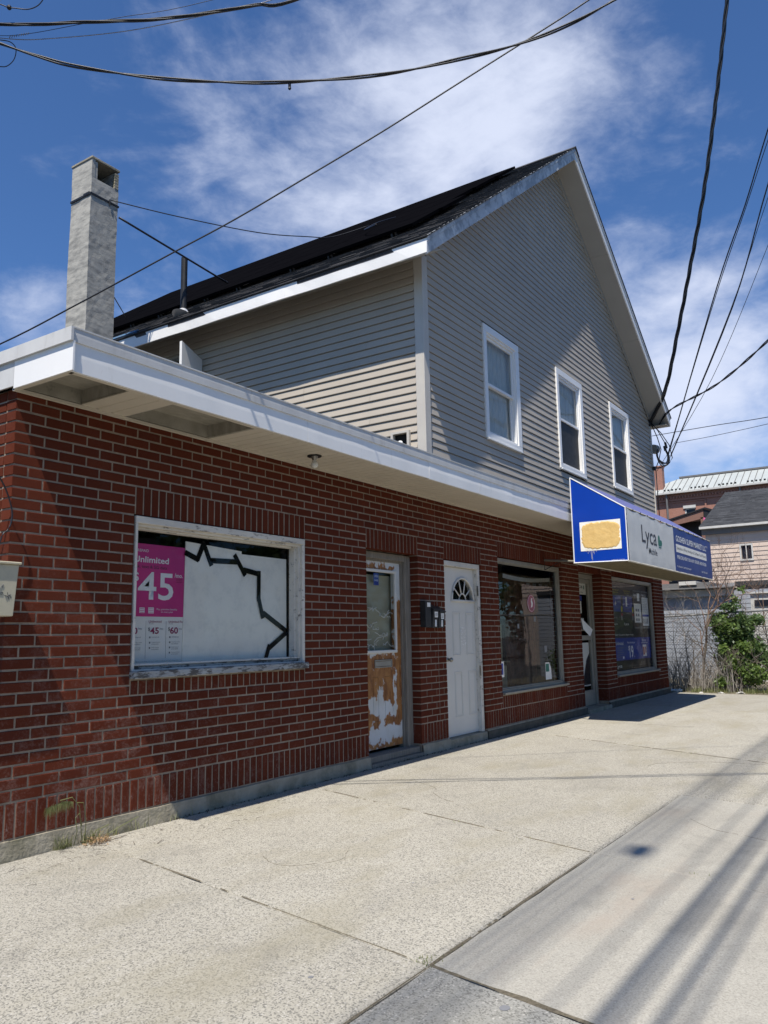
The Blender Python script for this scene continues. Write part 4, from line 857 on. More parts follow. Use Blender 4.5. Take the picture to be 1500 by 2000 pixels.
def boards(u0, u1, z0, ztop, P, holes, top=None, seam=3.6, lip=.0105):
    z = z0; row = 0
    while z < ztop:
        zt = min(z + EX, ztop); a0, a1, b0, b1 = u0, u1, u0, u1           # bottom range, top range
        if top:
            a0, a1 = top(z); b0, b1 = top(zt)
            if a1 - a0 < .05: break
            if b1 < b0: b0 = b1 = (b0 + b1) / 2
        segs = [(a0, a1, b0, b1)]
        for h in holes:
            if h[2] < z + EX * .6 and h[3] > z + EX * .4:
                ns = []
                for s in segs:
                    if h[1] <= s[0] or h[0] >= s[1]: ns.append(s); continue
                    if h[0] > s[0]: ns.append((s[0], h[0], s[2], h[0]))
                    if h[1] < s[1]: ns.append((h[1], s[1], h[1], s[3]))
                segs = ns
        off = srnd.uniform(.6, seam)
        for s in segs:
            cuts = [c_ for c_ in (s[0] + off, s[0] + off + seam) if c_ < min(s[1], s[3]) - .5] if s[1] - s[0] > 2.5 else []
            ends = [(s[0], s[2])] + [(c_, c_) for c_ in cuts] + [(s[1], s[3])]
            for (q0, r0_), (q1, r1_) in zip(ends, ends[1:]):
                g = .0012; nb_ = max(1, int((q1 - q0) / .5)); mb = MB(); vs = []
                wv = [srnd.uniform(-.0016, .0016) for _ in range(nb_ + 1)]
                for i in range(nb_ + 1):
                    f = i / nb_; ua = q0 + g + (q1 - q0 - 2 * g) * f; ub = r0_ + g + (r1_ - r0_ - 2 * g) * f
                    vs += [P(ub, zt + .002, -.010), P(ub, zt - .010, -.010), P(ub, zt - .013, .0020), P(ua, z + .006, lip + wv[i]), P(ua, z, lip - .001 + wv[i]), P(ua, z + .002, -.011)]
                fs = []
                for i in range(nb_):
                    a = i * 6; fs += [(a + k, a + k + 1, a + 7 + k, a + 6 + k) for k in range(5)]
                fs += [(0, 1, 2, 3, 4, 5), tuple(nb_ * 6 + k for k in (5, 4, 3, 2, 1, 0))]
                mb.add(vs, fs); mb.build('siding_board', 'siding', house)
        z += EX; row += 1
def gtop(z):
    zz = z + .0
    l = hx0 + .105; r = hx1 - .06
    if zz > rl(l) + .02: l = hx0 + (zz - .02 - 2.86) / (AZ - 2.86) * (AX - hx0)
    if zz > rl(r) + .02: r = AX + (AZ + .02 - zz) / (AZ - 2.86) * (hx1 - AX)
    return l, r
boards(0, 0, .14, AZ, lambda u, z, n: (u, YG - n, z), [(a + .015, b - .015, c, d) for a, b, c, d in WIN], top=gtop, seam=3.7)
boards(YG + .10, 8.95, .30, 2.86, lambda u, z, n: (hx0 - n, u, z), [(DY0, DY1, .1, DZ), (.22, .47, .4, .80)], seam=3.66, lip=.0165)
cp = MB().box(hx0 - .022, hx0 + .10, YG - .022, YG - .002, .14, 2.90).box(hx0 - .022, hx0 - .002, YG - .002, YG + .095, .14, 2.86)
cp.build('corner_post', 'post', house, bevel=.002)
MB().box(hx1 - .055, hx1 + .01, YG - .022, YG + .1, .14, 2.84).build('corner_post', 'post', house)
# windows of the upper storey
for k, (a, b, c, d) in enumerate(WIN):
    lb = ('white sash window above the shop door with a pale curtain', 'middle white sash window with a dark screen below', 'white sash window nearest the awning with a dark screen')[k]
    mb = MB(); cw = .115
    mb.box(a, b, YG - .030, YG + .01, d - .10, d).box(a, b, YG - .030, YG + .01, c, c + .07).box(a, a + .085, YG - .030, YG + .01, c + .07, d - .10).box(b - cw, b, YG - .030, YG + .01, c + .07, d - .10)
    wo_ = mb.build('window', 'white', house, label=lb, bevel=.004)
    mb = MB(); ia, ib, ic, id_ = a + .085, b - cw, c + .07, d - .10
    frame_ring(mb, ia, ib, ic, id_, .030, YG - .012, YG + .10); mb.build('frame', 'white', wo_, bevel=.002)
    mid = (ic + id_) / 2 + (.0, .03, .02)[k]
    mb = MB(); frame_ring(mb, ia + .03, ib - .03, mid - .02, id_ - .03, .038, YG + .012, YG + .04); us_ = mb.build('upper_sash', 'white', wo_, bevel=.002)
    mb = MB(); frame_ring(mb, ia + .03, ib - .03, ic + .03, mid + .02, .038, YG + .046, YG + .074); ls_ = mb.build('lower_sash', 'white', wo_, bevel=.002)
    MB().quad((ia + .06, YG + .026, mid), (ib - .06, YG + .026, mid), (ib - .06, YG + .026, id_ - .06), (ia + .06, YG + .026, id_ - .06)).build('pane', 'glass2', us_)
    MB().quad((ia + .06, YG + .06, ic + .06), (ib - .06, YG + .06, ic + .06), (ib - .06, YG + .06, mid), (ia + .06, YG + .06, mid)).build('pane', 'glass2', ls_)
    if k: MB().box(ia + .03, ib - .03, YG + .034, YG + .037, ic + .03, mid - .02).build('insect_screen', 'screen', wo_)
    MB().box(a + .02, b - .02, YG - .045, YG - .0, c - .022, c + .002).build('sill', 'white', wo_, bevel=.003)
    mb = MB(); n = 30
    for i in range(n):
        x = ia + (ib - ia) * i / n; x2 = ia + (ib - ia) * (i + 1) / n; f = lambda q: YG + .092 + .006 * math.sin(q * 47 + k)
        mb.quad((x, f(x), ic), (x2, f(x2), ic), (x2, f(x2), id_), (x, f(x), id_))
    mb.build('curtain', 'curtain', wo_)
    MB().box(a, b, YG + .30, YG + .32, c - .1, d + .1).build('inner_wall', 'dark', wo_)
# rake boards, soffits, eave
OV = YG - .37                    # plane of the rake board
TL, TA, TR_ = (4.44, 2.81), (9.52, 6.60), (14.72, 3.06)      # top line of the roof edge
def rakez(x, off=0):
    if x < TA[0]: return TL[1] + (TA[1] - TL[1]) * (x - TL[0]) / (TA[0] - TL[0]) + off
    return TA[1] + (TR_[1] - TA[1]) * (x - TA[0]) / (TR_[0] - TA[0]) + off
H1 = .215
for (xa, xb, nm) in ((TL[0], TA[0] - .001, 'l'), (TA[0] + .001, TR_[0], 'r')):
    q = [(xa, OV, rakez(xa, -.015)), (xb, OV, rakez(xb, -.015)), (xb, OV, rakez(xb, -H1)), (xa, OV, rakez(xa, -H1))]
    MB().prism(q, (0, .022, 0)).build('rake_board', 'rake' if nm == 'l' else 'white', house, bevel=.003)
    q = [(xa, OV - .012, rakez(xa, .006)), (xb, OV - .012, rakez(xb, .006)), (xb, OV - .012, rakez(xb, -.065)), (xa, OV - .012, rakez(xa, -.065))]
    MB().prism(q, (0, .0115, 0)).build('drip_edge', 'rake' if nm == 'l' else 'white', house)
    sp_ = [xa] + [xa + (xb - xa) * f for f in (.30, .62)] + [xb]
    for a, b in zip(sp_, sp_[1:]):
        q = [(a + .002, OV + .023, rakez(a + .002, -H1 + .01)), (b - .002, OV + .023, rakez(b - .002, -H1 + .01)), (b - .002, YG - .02, rakez(b - .002, -H1 + .01)), (a + .002, YG - .02, rakez(a + .002, -H1 + .01))]
        MB().prism(q, (0, 0, .012)).build('soffit', 'rsoff', house)
    q = [(max(xa, hx0), YG - .019, rakez(max(xa, hx0), -H1 + .012)), (min(xb, hx1), YG - .019, rakez(min(xb, hx1), -H1 + .012)), (min(xb, hx1), YG - .019, rakez(min(xb, hx1), -H1 - .085)), (max(xa, hx0), YG - .019, rakez(max(xa, hx0), -H1 - .085))]
    MB().prism(q, (0, .016, 0)).build('frieze', 'rsoff', house)
ex = TL[0]
mb = MB(); n = 40
for i in range(n):
    y0_, y1_ = OV + (8.9 - OV) * i / n, OV + (8.9 - OV) * (i + 1) / n; f = lambda q: .006 * math.sin(q * 2.3) + .004 * math.sin(q * 6.1)
    mb.add([(ex + f(y0_), y0_, 2.615), (ex + f(y1_), y1_, 2.615), (ex, y1_, 2.785), (ex, y0_, 2.785), (ex + .02, y0_, 2.615), (ex + .02, y1_, 2.615)], [(0, 3, 2, 1), (0, 1, 5, 4)])
mb.build('fascia_board', 'white', house, label='long white fascia board under the left eave, dented')
MB().prism([(ex + .02, OV + .022, 2.625), (hx0 - .003, OV + .022, 2.865), (hx0 - .003, 8.9, 2.865), (ex + .02, 8.9, 2.625)], (0, 0, .012)).build('soffit', 'rsoff', house)
MB().prism([(TR_[0], OV, rakez(TR_[0], -.01)), (TR_[0], OV, rakez(TR_[0], -H1)), (TR_[0] - .0, 8.9, rakez(TR_[0], -H1)), (TR_[0], 8.9, rakez(TR_[0], -.01))], (-.02, 0, 0)).build('fascia_board', 'white', house)
q = [(hx1, OV + .022, rakez(TR_[0], -H1 + .0)), (TR_[0] - .02, OV + .022, rakez(TR_[0], -H1)), (TR_[0] - .02, 8.9, rakez(TR_[0], -H1)), (hx1, 8.9, rakez(TR_[0], -H1))]
MB().prism(q, (0, 0, .01)).build('soffit', 'rsoff', house)
# roof deck and shingles
rd = MB()
for (xa, xb) in ((TL[0], TA[0]), (TA[0], TR_[0])):
    rd.prism([(xa, OV + .0, rakez(xa, -.012)), (xb, OV + .0, rakez(xb, -.012)), (xb, OV + .0, rakez(xb, -.07)), (xa, OV + .0, rakez(xa, -.07))], (0, 9.3, 0))
ro = rd.build('roof', 'shingle', house)
sh = MB(); w = random.Random(5); sl = (TA[1] - TL[1]) / (TA[0] - TL[0]); L = math.hypot(TA[0] - TL[0], TA[1] - TL[1]); ux, uz = (TA[0] - TL[0]) / L, (TA[1] - TL[1]) / L
nc = int(L / .135)
for r_ in range(nc + 1):
    s0 = -.035 + r_ * .135; s1 = min(s0 + .15, L)
    y = OV - .02 - w.uniform(0, .2)
    while y < 8.95:
        ln = w.uniform(.14, .30); a = max(y, OV - .03); b = min(y + ln, 8.98); y += ln
        if b - a < .02: continue
        t_ = (.012 + w.choice((0, .0, .006, .008)) + w.uniform(0, .003)) if r_ else .012; e = w.uniform(-.006, .006) if r_ else .012
        def Q(s, yy, n_): return (TL[0] + ux * s - uz * n_, yy, TL[1] + uz * s + ux * n_ - .006)
        sh.add([Q(s0 + e, a, t_), Q(s0 + e, b, t_), Q(s1, b, .003), Q(s1, a, .003), Q(s0 + e, a, -.002), Q(s0 + e, b, -.002)], [(0, 3, 2, 1), (0, 1, 5, 4), (0, 4, 3), (1, 2, 5)])
sh.build('shingle', 'shingle', ro, kind='stuff')
rc_ = MB(); rc_.prism([(TA[0] - .16, OV - .03, TA[1] - .10), (TA[0], OV - .03, TA[1] + .022), (TA[0] + .16, OV - .03, TA[1] - .095), (TA[0] + .15, OV - .03, TA[1] - .11), (TA[0], OV - .03, TA[1] + .004), (TA[0] - .15, OV - .03, TA[1] - .115)], (0, 9.3, 0)); rc_.build('ridge_cap', 'shingle', ro)
MB().prism([(TA[0], OV - .025, TA[1] + .004), (TR_[0] + .03, OV - .025, TR_[1] - .015), (TR_[0] + .03, OV - .025, TR_[1] - .035), (TA[0], OV - .025, TA[1] - .016)], (0, 9.3, 0)).build('shingle_edge', 'shingle', ro)
# vent pipe with bright flashing
vp = MB().tube([(4.86, 3.98, 3.08), (4.86, 3.98, 3.98)], .047, 12); vpo = vp.build('vent_pipe', 'black', house, smooth=False)
MB().tube([(4.84, 3.98, 3.09), (4.855, 3.98, 3.13), (4.86, 3.98, 3.19)], [.15, .10, .05], 14).build('flashing', 'flash', vpo)
MB().prism([(4.55, 4.55, 2.90), (4.47, 4.55, 2.83), (4.47, 5.6, 2.83), (4.55, 5.6, 2.90)], (-.02, 0, .02)).build('paint_splash', 'paint_b', ro)
# door and wing board on the flat roof
dm = MB().box(hx0 - .04, hx0 + .02, DY0 - .0, DY0 + .06, .14, DZ).box(hx0 - .04, hx0 + .02, DY1 - .06, DY1, .14, DZ).box(hx0 - .04, hx0 + .02, DY0, DY1, DZ - .05, DZ); dm.build('door_frame', 'wood', house)
MB().box(hx0 + .03, hx0 + .06, DY0 + .06, DY1 - .06, .14, DZ - .05).build('door', 'porch', house)
MB().prism([(4.47, 3.60, .24), (hx0 - .03, 3.66, .24), (hx0 - .03, 3.66, 2.36), (4.47, 3.60, 2.50)], (0, -.045, 0)).build('wing_board', 'white', house)
fl = MB().tube([(hx0 - .02, 4.78, 2.42), (hx0 - .09, 4.78, 2.42)], .045, 10).sphere((hx0 - .12, 4.70, 2.40), .05, 8, 6).sphere((hx0 - .12, 4.88, 2.40), .05, 8, 6)
o = fl.build('flood_light', 'alu'); tag(o, 'pair of small flood light heads under the left eave', 'light')
vb = MB(); frame_ring(vb, 0, 1, 0, 1, .12, 0, 1)
v2 = MB(); [v2.box(hx0 - .05, hx0 + .005, a, b, c, d) for a, b, c, d in ((.22, .25, .58, .80), (.44, .47, .58, .80), (.25, .44, .775, .80))]
v2.build('vent_hood', 'post', house)
MB().sphere((hx0 - .03, .35, .66), .035, 7, 5).build('torn_vent_flap', 'ink_w', house)
# ---- solar panels
pn = 0
RW = [(5.34, .35), (6.05, .30), (6.76, .55), (7.47, .50), (8.18, .45)]
for r_, (X, ystart) in enumerate(RW):
    y = ystart
    for c_ in range(5):
        o = thing('solar_panel', '', 'solar panel', (X, y, rakez(X)), 'solar panels in rows on the left roof slope')
        h = .055; wdt = .86
        def Q(s, yy, n_): return (X + ux * s - uz * n_, yy, rakez(X) + uz * s + ux * n_)
        def slabp(s0, s1, y0_, y1_, n0, n1): return MB().add([Q(s0, y0_, n0), Q(s1, y0_, n0), Q(s1, y1_, n0), Q(s0, y1_, n0), Q(s0, y0_, n1), Q(s1, y0_, n1), Q(s1, y1_, n1), Q(s0, y1_, n1)], [(0, 3, 2, 1), (4, 5, 6, 7), (0, 1, 5, 4), (1, 2, 6, 5), (2, 3, 7, 6), (3, 0, 4, 7)])
        m_ = MB()
        for a in ((0, wdt, y, y + 1.66, h, h + .038),):
            s0, s1, y0_, y1_, n0, n1 = a
            m_.add([Q(s0, y0_, n0), Q(s1, y0_, n0), Q(s1, y1_, n0), Q(s0, y1_, n0), Q(s0, y0_, n1), Q(s1, y0_, n1), Q(s1, y1_, n1), Q(s0, y1_, n1)], [(0, 3, 2, 1), (4, 5, 6, 7), (0, 1, 5, 4), (1, 2, 6, 5), (2, 3, 7, 6), (3, 0, 4, 7)])
        m_.build('panel', 'panel', o)
        for yy in (y + .28, y + 1.3):
            for s_ in ((.05, .9) if r_ else (.03, .9)):
                f_ = MB(); f_.tube([Q(s_, yy, 0), Q(s_, yy, h)], .022, 5).tube([Q(s_ - .03, yy + .05, 0), Q(s_ - .01, yy + .05, h)], .018, 5); f_.build('foot', 'black', o)
        rowname = ('lowest', 'second lowest', 'middle', 'second highest', 'highest')[r_]; pos = ('nearest the gable end', 'second from the gable end', 'halfway along the row', 'second from the far end', 'at the far end')[c_]
        o['label'] = 'black solar panel in the %s row, %s' % (rowname, pos)
        y += 1.68

# ================================================================== AWNING
aw = thing('shop_awning', 'blue box awning with grey and navy lettered banners over the shop corner', 'awning', (10.1, -.6, -.6))
ax0, ax1 = 7.64, 12.62; bt_, ft_, bb, fb = .565, .085, -.598, -.612; yb_, yf = -.635, -1.36
sd = MB(); sd.prism([(ax0, yb_, bb), (ax0, yf, fb), (ax0, yf, ft_), (ax0, yb_, bt_)], (.02, 0, 0)); sdo = sd.build('side_panel', 'blue', aw)
sd2 = MB(); sd2.prism([(ax1 - .02, yb_, bb), (ax1 - .02, yf, fb), (ax1 - .02, yf, ft_), (ax1 - .02, yb_, bt_)], (.02, 0, 0)); sd2.build('side_panel', 'blue', aw)
ed = MB(); e = .014
for p, q in (((yb_, bb), (yf, fb)), ((yf, fb), (yf, ft_)), ((yf, ft_), (yb_, bt_)), ((yb_, bt_), (yb_, bb))):
    ed.tube([(ax0 - .001, p[0], p[1]), (ax0 - .001, q[0], q[1])], .0075, 5)
ed.build('edge_trim', 'ink_w', sdo)
MB().box(ax0 - .002, ax0 - .001, -1.285, -.735, -.45, -.060).build('sign_backing', 'board', sdo)
w = random.Random(31); N = 60; gl = []
for i in range(N):
    a = 2 * math.pi * i / N; ca, sa = math.cos(a), math.sin(a); k = (abs(ca) ** 5 + abs(sa) ** 5) ** (-1 / 5)
    gl.append((-1.012 + ca * k * (.258 + w.uniform(-.012, .008)), -.255 + sa * k * (.178 + w.uniform(-.012, .007))))
gm = MB(); cc = [(ax0 - .006, -1.012 + (p[0] + 1.012) * .5, -.255 + (p[1] + .255) * .5) for p in gl]
vs = [(ax0 - .0085, -1.012, -.255)] + cc + [(ax0 - .007, (p[0] + 1.012) * .93 - 1.012, (p[1] + .255) * .93 - .255) for p in gl] + [(ax0 - .0018, p[0], p[1]) for p in gl]
fs = [(0, 1 + i, 1 + (i + 1) % N) for i in range(N)] + [(1 + i, 1 + i + N, 1 + (i + 1) % N + N, 1 + (i + 1) % N) for i in range(N)] + [(1 + i + N, 1 + i + 2 * N, 1 + (i + 1) % N + 2 * N, 1 + (i + 1) % N + N) for i in range(N)]
gm.add(vs, fs); gm.build('dried_glue', 'foam', sdo)
dr = MB()
for i in range(11):
    yy = -.80 - i * .016 - w.uniform(0, .008); ln = (.03, .02, .06, .04, .13, .15, .05, .07, .03, .04, .02)[i]; dr.tube([(ax0 - .004, yy, -.41), (ax0 - .004, yy - w.uniform(-.004, .01), -.43 - ln)], .0022, 4)
dr.build('glue_drip', 'cream', sdo)
for i in range(3): pass
text('AWNINGS 555 01 22', -1.14, -1.31, -.60, -.588, ax0 - .0015, 'ink_w', sdo, plane='x')
# canvas top, sagging a little between the frames
tp_ = MB(); nx, ny = 24, 4
for i in range(nx + 1):
    for j in range(ny + 1):
        x = ax0 + (ax1 - ax0) * i / nx; f = j / ny; y_ = yb_ + (yf - yb_) * f; z_ = bt_ + (ft_ - bt_) * f
        tp_.v.append((x, y_, z_ + .004 - .016 * abs(math.sin(math.pi * (x - ax0) / .99)) * math.sin(math.pi * f)))
for i in range(nx):
    for j in range(ny): a = i * (ny + 1) + j; tp_.f.append((a, a + ny + 1, a + ny + 2, a + 1))
tp_.build('canvas_top', 'canvas', aw)
XS = 10.0
def banner(xa, xb, m, seed, name='banner'):
    w = random.Random(seed); nx, nz = 40, 8; mb = MB()
    for i in range(nx + 1):
        for j in range(nz + 1):
            u, v = i / nx, j / nz; x = xa + (xb - xa) * u; z = fb - .008 + (ft_ + .0 - fb) * v
            if j == nz: z -= .014 * abs(math.sin(u * math.pi * 5 + seed))
            if j == 0: z += .010 * abs(math.sin(u * math.pi * 6))
            mb.v.append((x, yf - .010 + (.007 * abs(math.sin(u * math.pi * 5 + seed)) if j in (0, nz) else 0) - .0005 * math.sin(u * 19 + v * 4 + seed), z))
    for i in range(nx):
        for j in range(nz): a = i * (nz + 1) + j; mb.f.append((a, a + nz + 1, a + nz + 2, a + 1))
    return mb.build(name, m, aw, smooth=True)
b1 = banner(ax0 + .02, XS, 'greyb', 3); b2 = banner(XS + .003, ax1, 'navy', 5)
rail = MB().tube([(ax0, yf, fb - .004), (ax1, yf, fb - .004)], .012, 6).tube([(ax0, yf, ft_), (ax1, yf, ft_)], .010, 6).tube([(ax0, yb_, bb), (ax1, yb_, bb)], .014, 6)
rail.build('frame_rail', 'cream', aw)
for i in range(14):
    x = ax0 + .3 + i * .34
    if x < ax1: MB().box(x, x + .012, yf - .016, yf - .004, ft_ - .012, ft_ + .006).build('clip', 'black', aw)
yt = yf - .0116
text('Lyca', 8.277, 9.02, -.392, -.075, yt, 'ink_k', b1, bold=.008); text('Mobile', 8.585, 9.005, -.455, -.366, yt, 'ink_k', b1, bold=.012)
lf_ = MB(); lf_.add([(x, yt, z) for x, z in [(9.09, -.29), (9.10, -.17), (9.13, -.145), (9.17, -.145), (9.19, -.17), (9.195, -.21), (9.24, -.205), (9.29, -.215), (9.305, -.25), (9.28, -.285), (9.22, -.30), (9.14, -.302)]], [tuple(range(12))])
lf_.add([(x, yt, z) for x, z in [(9.10, -.312), (9.26, -.312), (9.24, -.326), (9.12, -.328)]], [(0, 1, 2, 3)]); lf_.build('leaf_mark', 'teal', b1)
text('GOSHEN SUPER MARKET LLC', 10.14, 12.22, -.137, -.042, yt, 'ink_w', b2, bold=.015); text('o', 12.27, 12.33, -.07, -.035, yt, 'ink_w', b2)
pa = MB().box(10.12, 12.21, yt + .0002, yt + .0030, -.305, -.18).build('white_band', 'board', b2)
text('Specialize in African American & Caribbean Food Products', 10.15, 12.18, -.275, -.212, yt - .0006, 'ink_k', b2)
text('FREE DELIVERY ON ANY ORDER ABOVE $50', 10.15, 12.15, -.415, -.352, yt, 'ink_w', b2, bold=.008)
text('711 LINCOLN ST, LEWISTON ME 04240', 10.10, 11.00, -.545, -.517, yt, 'ink_w', b2); text('207 755 5650', 11.76, 12.19, -.535, -.507, yt, 'ink_w', b2)
nsl = 12
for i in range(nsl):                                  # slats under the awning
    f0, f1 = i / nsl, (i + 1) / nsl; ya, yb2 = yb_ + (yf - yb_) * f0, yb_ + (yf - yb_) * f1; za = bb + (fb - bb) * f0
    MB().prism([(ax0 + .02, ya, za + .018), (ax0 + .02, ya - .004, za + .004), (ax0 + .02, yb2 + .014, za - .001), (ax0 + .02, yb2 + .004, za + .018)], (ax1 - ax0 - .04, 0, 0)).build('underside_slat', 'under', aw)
MB().tube([(8.15, -.0, -.48), (7.66, -.63, -.575)], .016, 4).build('bracket_arm', 'alu', aw); MB().tube([(8.15, -.0, -.48), (8.15, -.0, -.62), (7.9, -.32, -.55)], .006, 4).build('bracket_brace', 'black', aw)

# ================================================================== POLE, WIRES
pole = MB().tube([(-1.5, 1.4, G), (-1.5, 1.4, 4.4)], [.15, .12], 14); po_ = pole.build('utility_pole', 'wood', smooth=True); tag(po_, 'grey wooden utility pole left of the brick shop, just outside the frame', 'pole')
cable('overhead_cable', [(-1.4, 1.3, 2.9), (-.7, .55, 2.42), (-.247, -.014, 2.163), (-.09, -.18, 2.101), (.065, -.354, 2.051), (.364, -.724, 1.997), (.616, -1.059, 1.978), (.871, -1.416, 1.98), (1.208, -1.922, 2.023), (1.462, -2.345, 2.105), (1.625, -2.629, 2.172), (1.773, -2.919, 2.269), (1.902, -3.216, 2.407), (2.15, -3.9, 2.75), (2.5, -5.1, 3.5), (2.9, -7.5, 5)], .0065, 'sagging twisted black cable crossing the upper sky from left to right', twist=5, strands=2)
cable('overhead_cable', [(-1.4, 4.9, -.2), (.2, 2.25, .42), (.672, 1.388, .797), (.977, .862, 1.098), (1.353, .198, 1.491), (1.601, -.239, 1.749), (1.875, -.746, 2.069), (2.166, -1.289, 2.416), (2.45, -1.836, 2.78), (2.734, -2.382, 3.142), (2.92, -2.746, 3.388), (3.3, -3.6, 3.95), (3.9, -5.2, 5.0)], .0062, 'straight black cable slanting across the sky in front of the chimney', twist=9, strands=1)
cable('overhead_cable', [(-1.4, 1.3, 2.8), (-.6, .6, 2.45), (-.233, .028, 2.33), (.079, -.419, 2.344), (.318, -.764, 2.36), (.494, -1.038, 2.393), (.667, -1.315, 2.437), (.798, -1.521, 2.464), (1.2, -2.4, 2.72), (1.9, -3.9, 3.3), (2.5, -6, 4.2)], .0058, 'thick bundled black cable along the very top left of the sky', twist=7, strands=3)
cable('overhead_cable', [(-.45, .33, 2.28), (-.172, .007, 2.256), (-.024, -.203, 2.26), (.244, -.612, 2.302), (.498, -1.034, 2.383), (.698, -1.374, 2.455), (1.2, -2.4, 2.72)], .0028, 'thin shiny cable just below the bundled cable at the top left', 'steel')
cable('overhead_cable', [(-.45, .33, 2.30), (-.187, .013, 2.271), (.081, -.417, 2.339), (.201, -.612, 2.371), (.498, -1.1, 2.46), (1.3, -2.6, 2.8)], .0018, 'hair-thin dark wire crossing the bundled cable at the top left', 'rubber')
cable('cable_loop', [(-.25, .2, 2.12), (-.166, .118, 2.115), (-.139, .076, 2.12), (-.126, .028, 2.155), (-.137, -.002, 2.207), (-.168, .013, 2.24), (-.208, .061, 2.25)], .003, 'small black cable loop at the left edge below the bundled cable')
o = cable('cable_loop', [(-.34, .05, 2.45), (-.263, -.014, 2.428), (-.231, -.046, 2.414), (-.202, -.083, 2.409), (-.154, -.145, 2.405), (-.124, -.205, 2.425), (-.112, -.25, 2.47)], .0035, 'small black cable loop with a clamp in the top left corner')
MB().sphere((-.225, -.052, 2.413), .016, 7, 5).build('clamp', 'rubber', o)
mb = MB()
for i in range(9): mb.tube([(-.175 + i * .008, .012 - i * .012, 2.262 + i * .0028), (-.172 + i * .008, .008 - i * .012, 2.278 + i * .0028)], .0028, 5)
tag(mb.build('wire_grip', 'steel'), 'small coiled metal wire grip at the top left', 'wire grip')
mb = MB().box(.868, .878, -1.425, -1.41, 1.94, 1.975); mb.sphere((.873, -1.418, 1.935), .011, 6, 5); tag(mb.build('cable_tag', 'rubber'), 'tiny dark tag dangling from the sagging twisted cable', 'cable tag')
cable('chimney_wire', [(3.56, 3.97, 4.27), (4.3, 3.5, 4.22), (5.3, 2.95, 4.25), (6.0, 2.6, 4.38), (6.4, 2.43, 4.5), (6.9, 2.1, 4.80)], .007, 'thin wire running from the chimney strap to the solar panels')
cable('chimney_wire', [(3.7, 3.98, 4.09), (5.5, 3.74, 3.77)], .014, 'thick black stay from behind the chimney down to the roof')
cable('chimney_wire', [(3.7, 4.05, 3.01), (5.2, 5.68, 3.59)], .008, 'short thin wire low behind the chimney')
cable('roof_wire', [(5.3, .9, 3.72), (5.9, 1.5, 4.1), (6.6, 1.75, 4.6), (7.2, 1.8, 4.98)], .008, 'thin cable lying across the solar panels')
cable('service_cable', [(14.40, .0, 2.94), (14.03, -.46, 3.49), (13.67, -.89, 4.61), (13.38, -1.22, 5.52), (12.96, -1.73, 7.04), (12.59, -2.17, 8.72), (12.27, -2.54, 10.31), (11.9, -3.0, 12.5)], .021, 'thick twisted black service cable rising steeply from the right corner of the gable', twist=4.2, strands=3, sub=8)
def drop(pts, r, lb): return cable('street_cable', pts, r, lb, group='thin cables fanning up right of the gable')
drop([(14.40, -.32, 2.15), (13.11, -1.78, 5.05), (12.48, -2.49, 6.23), (11.99, -3.04, 7.28), (11, -4.2, 9.4)], .013, 'leftmost of the cables fanning up to the right edge of the sky')
drop([(14.34, -.39, 2.13), (12.86, -2.06, 4.48), (12.07, -2.94, 6.28), (11.2, -4.0, 8.3)], .013, 'middle thick cable of the fan right of the gable')
drop([(14.42, -.30, 2.16), (13.14, -1.75, 4.92), (12.50, -2.48, 6.15), (12.03, -3.02, 7.10), (11, -4.2, 9.1)], .008, 'thin cable close beside the leftmost one of the fan')
drop([(14.7, .01, 1.91), (13.36, -1.5, 3.32), (12.17, -2.83, 5.19), (11.4, -3.7, 6.6)], .0055, 'lowest thin cable of the fan right of the gable')
drop([(14.36, -.37, 2.10), (12.95, -2.0, 4.45), (12.15, -2.9, 6.05), (11.3, -4.0, 8.0)], .006, 'thin cable just below the middle thick one of the fan')
cable('street_cable', [(14.6, -.1, 2.84), (14.27, -.48, 3.10), (13.27, -1.6, 3.17), (12.31, -2.67, 3.51), (11.4, -3.7, 4.0)], .012, 'twisted cable curving from the house corner to the right edge', twist=6, strands=2)
cable('street_cable', [(14.75, .07, 2.71), (13.43, -1.41, 2.41), (12.43, -2.54, 2.17), (11.2, -3.9, 1.95)], .007, 'upper of two nearly level cables at the right edge')
cable('street_cable', [(14.23, -.52, 2.36), (13.45, -1.39, 2.21), (12.44, -2.53, 2.05), (11.3, -3.8, 1.9)], .005, 'lower of two nearly level cables at the right edge')
# cable splices and coil at the house corner
cb = thing('cable_coil', 'tangle of black cable loops and splices hanging at the right corner of the gable', 'cable coil', (14.5, -.2, 2.2))
w = random.Random(12)
for i in range(6):
    cx_, cz_, rx, rz = 14.62 + w.uniform(-.05, .10), 2.19 + w.uniform(-.05, .05), .22 + w.uniform(0, .14), .13 + w.uniform(0, .09)
    pts = [(cx_ + rx * math.cos(a), -.16 - .10 * math.cos(a) * .5, cz_ + rz * math.sin(a)) for a in [2.6 + 4.6 * k / 12 for k in range(13)]]
    cable_mb = MB().tube(pts, .010, 5); cable_mb.build('loop', 'rubber', cb, smooth=True)
for pts in ([(14.42, -.02, 2.92), (14.5, -.12, 2.75), (14.66, -.2, 2.52), (14.78, -.22, 2.25), (14.7, -.22, 2.1)], [(14.44, -.02, 2.90), (14.62, -.15, 2.72), (14.86, -.25, 2.48), (14.92, -.28, 2.2), (14.75, -.25, 2.06), (14.55, -.1, 1.95)],
            [(14.42, -.02, 2.88), (14.5, -.1, 2.6), (14.58, -.14, 2.35), (14.5, -.1, 2.1), (14.48, -.03, 1.93)], [(14.47, -.03, 1.93), (14.47, -.03, 1.4), (14.49, -.03, .8)]):
    MB().tube(pts, .010, 5).build('strand', 'rubber', cb, smooth=True)
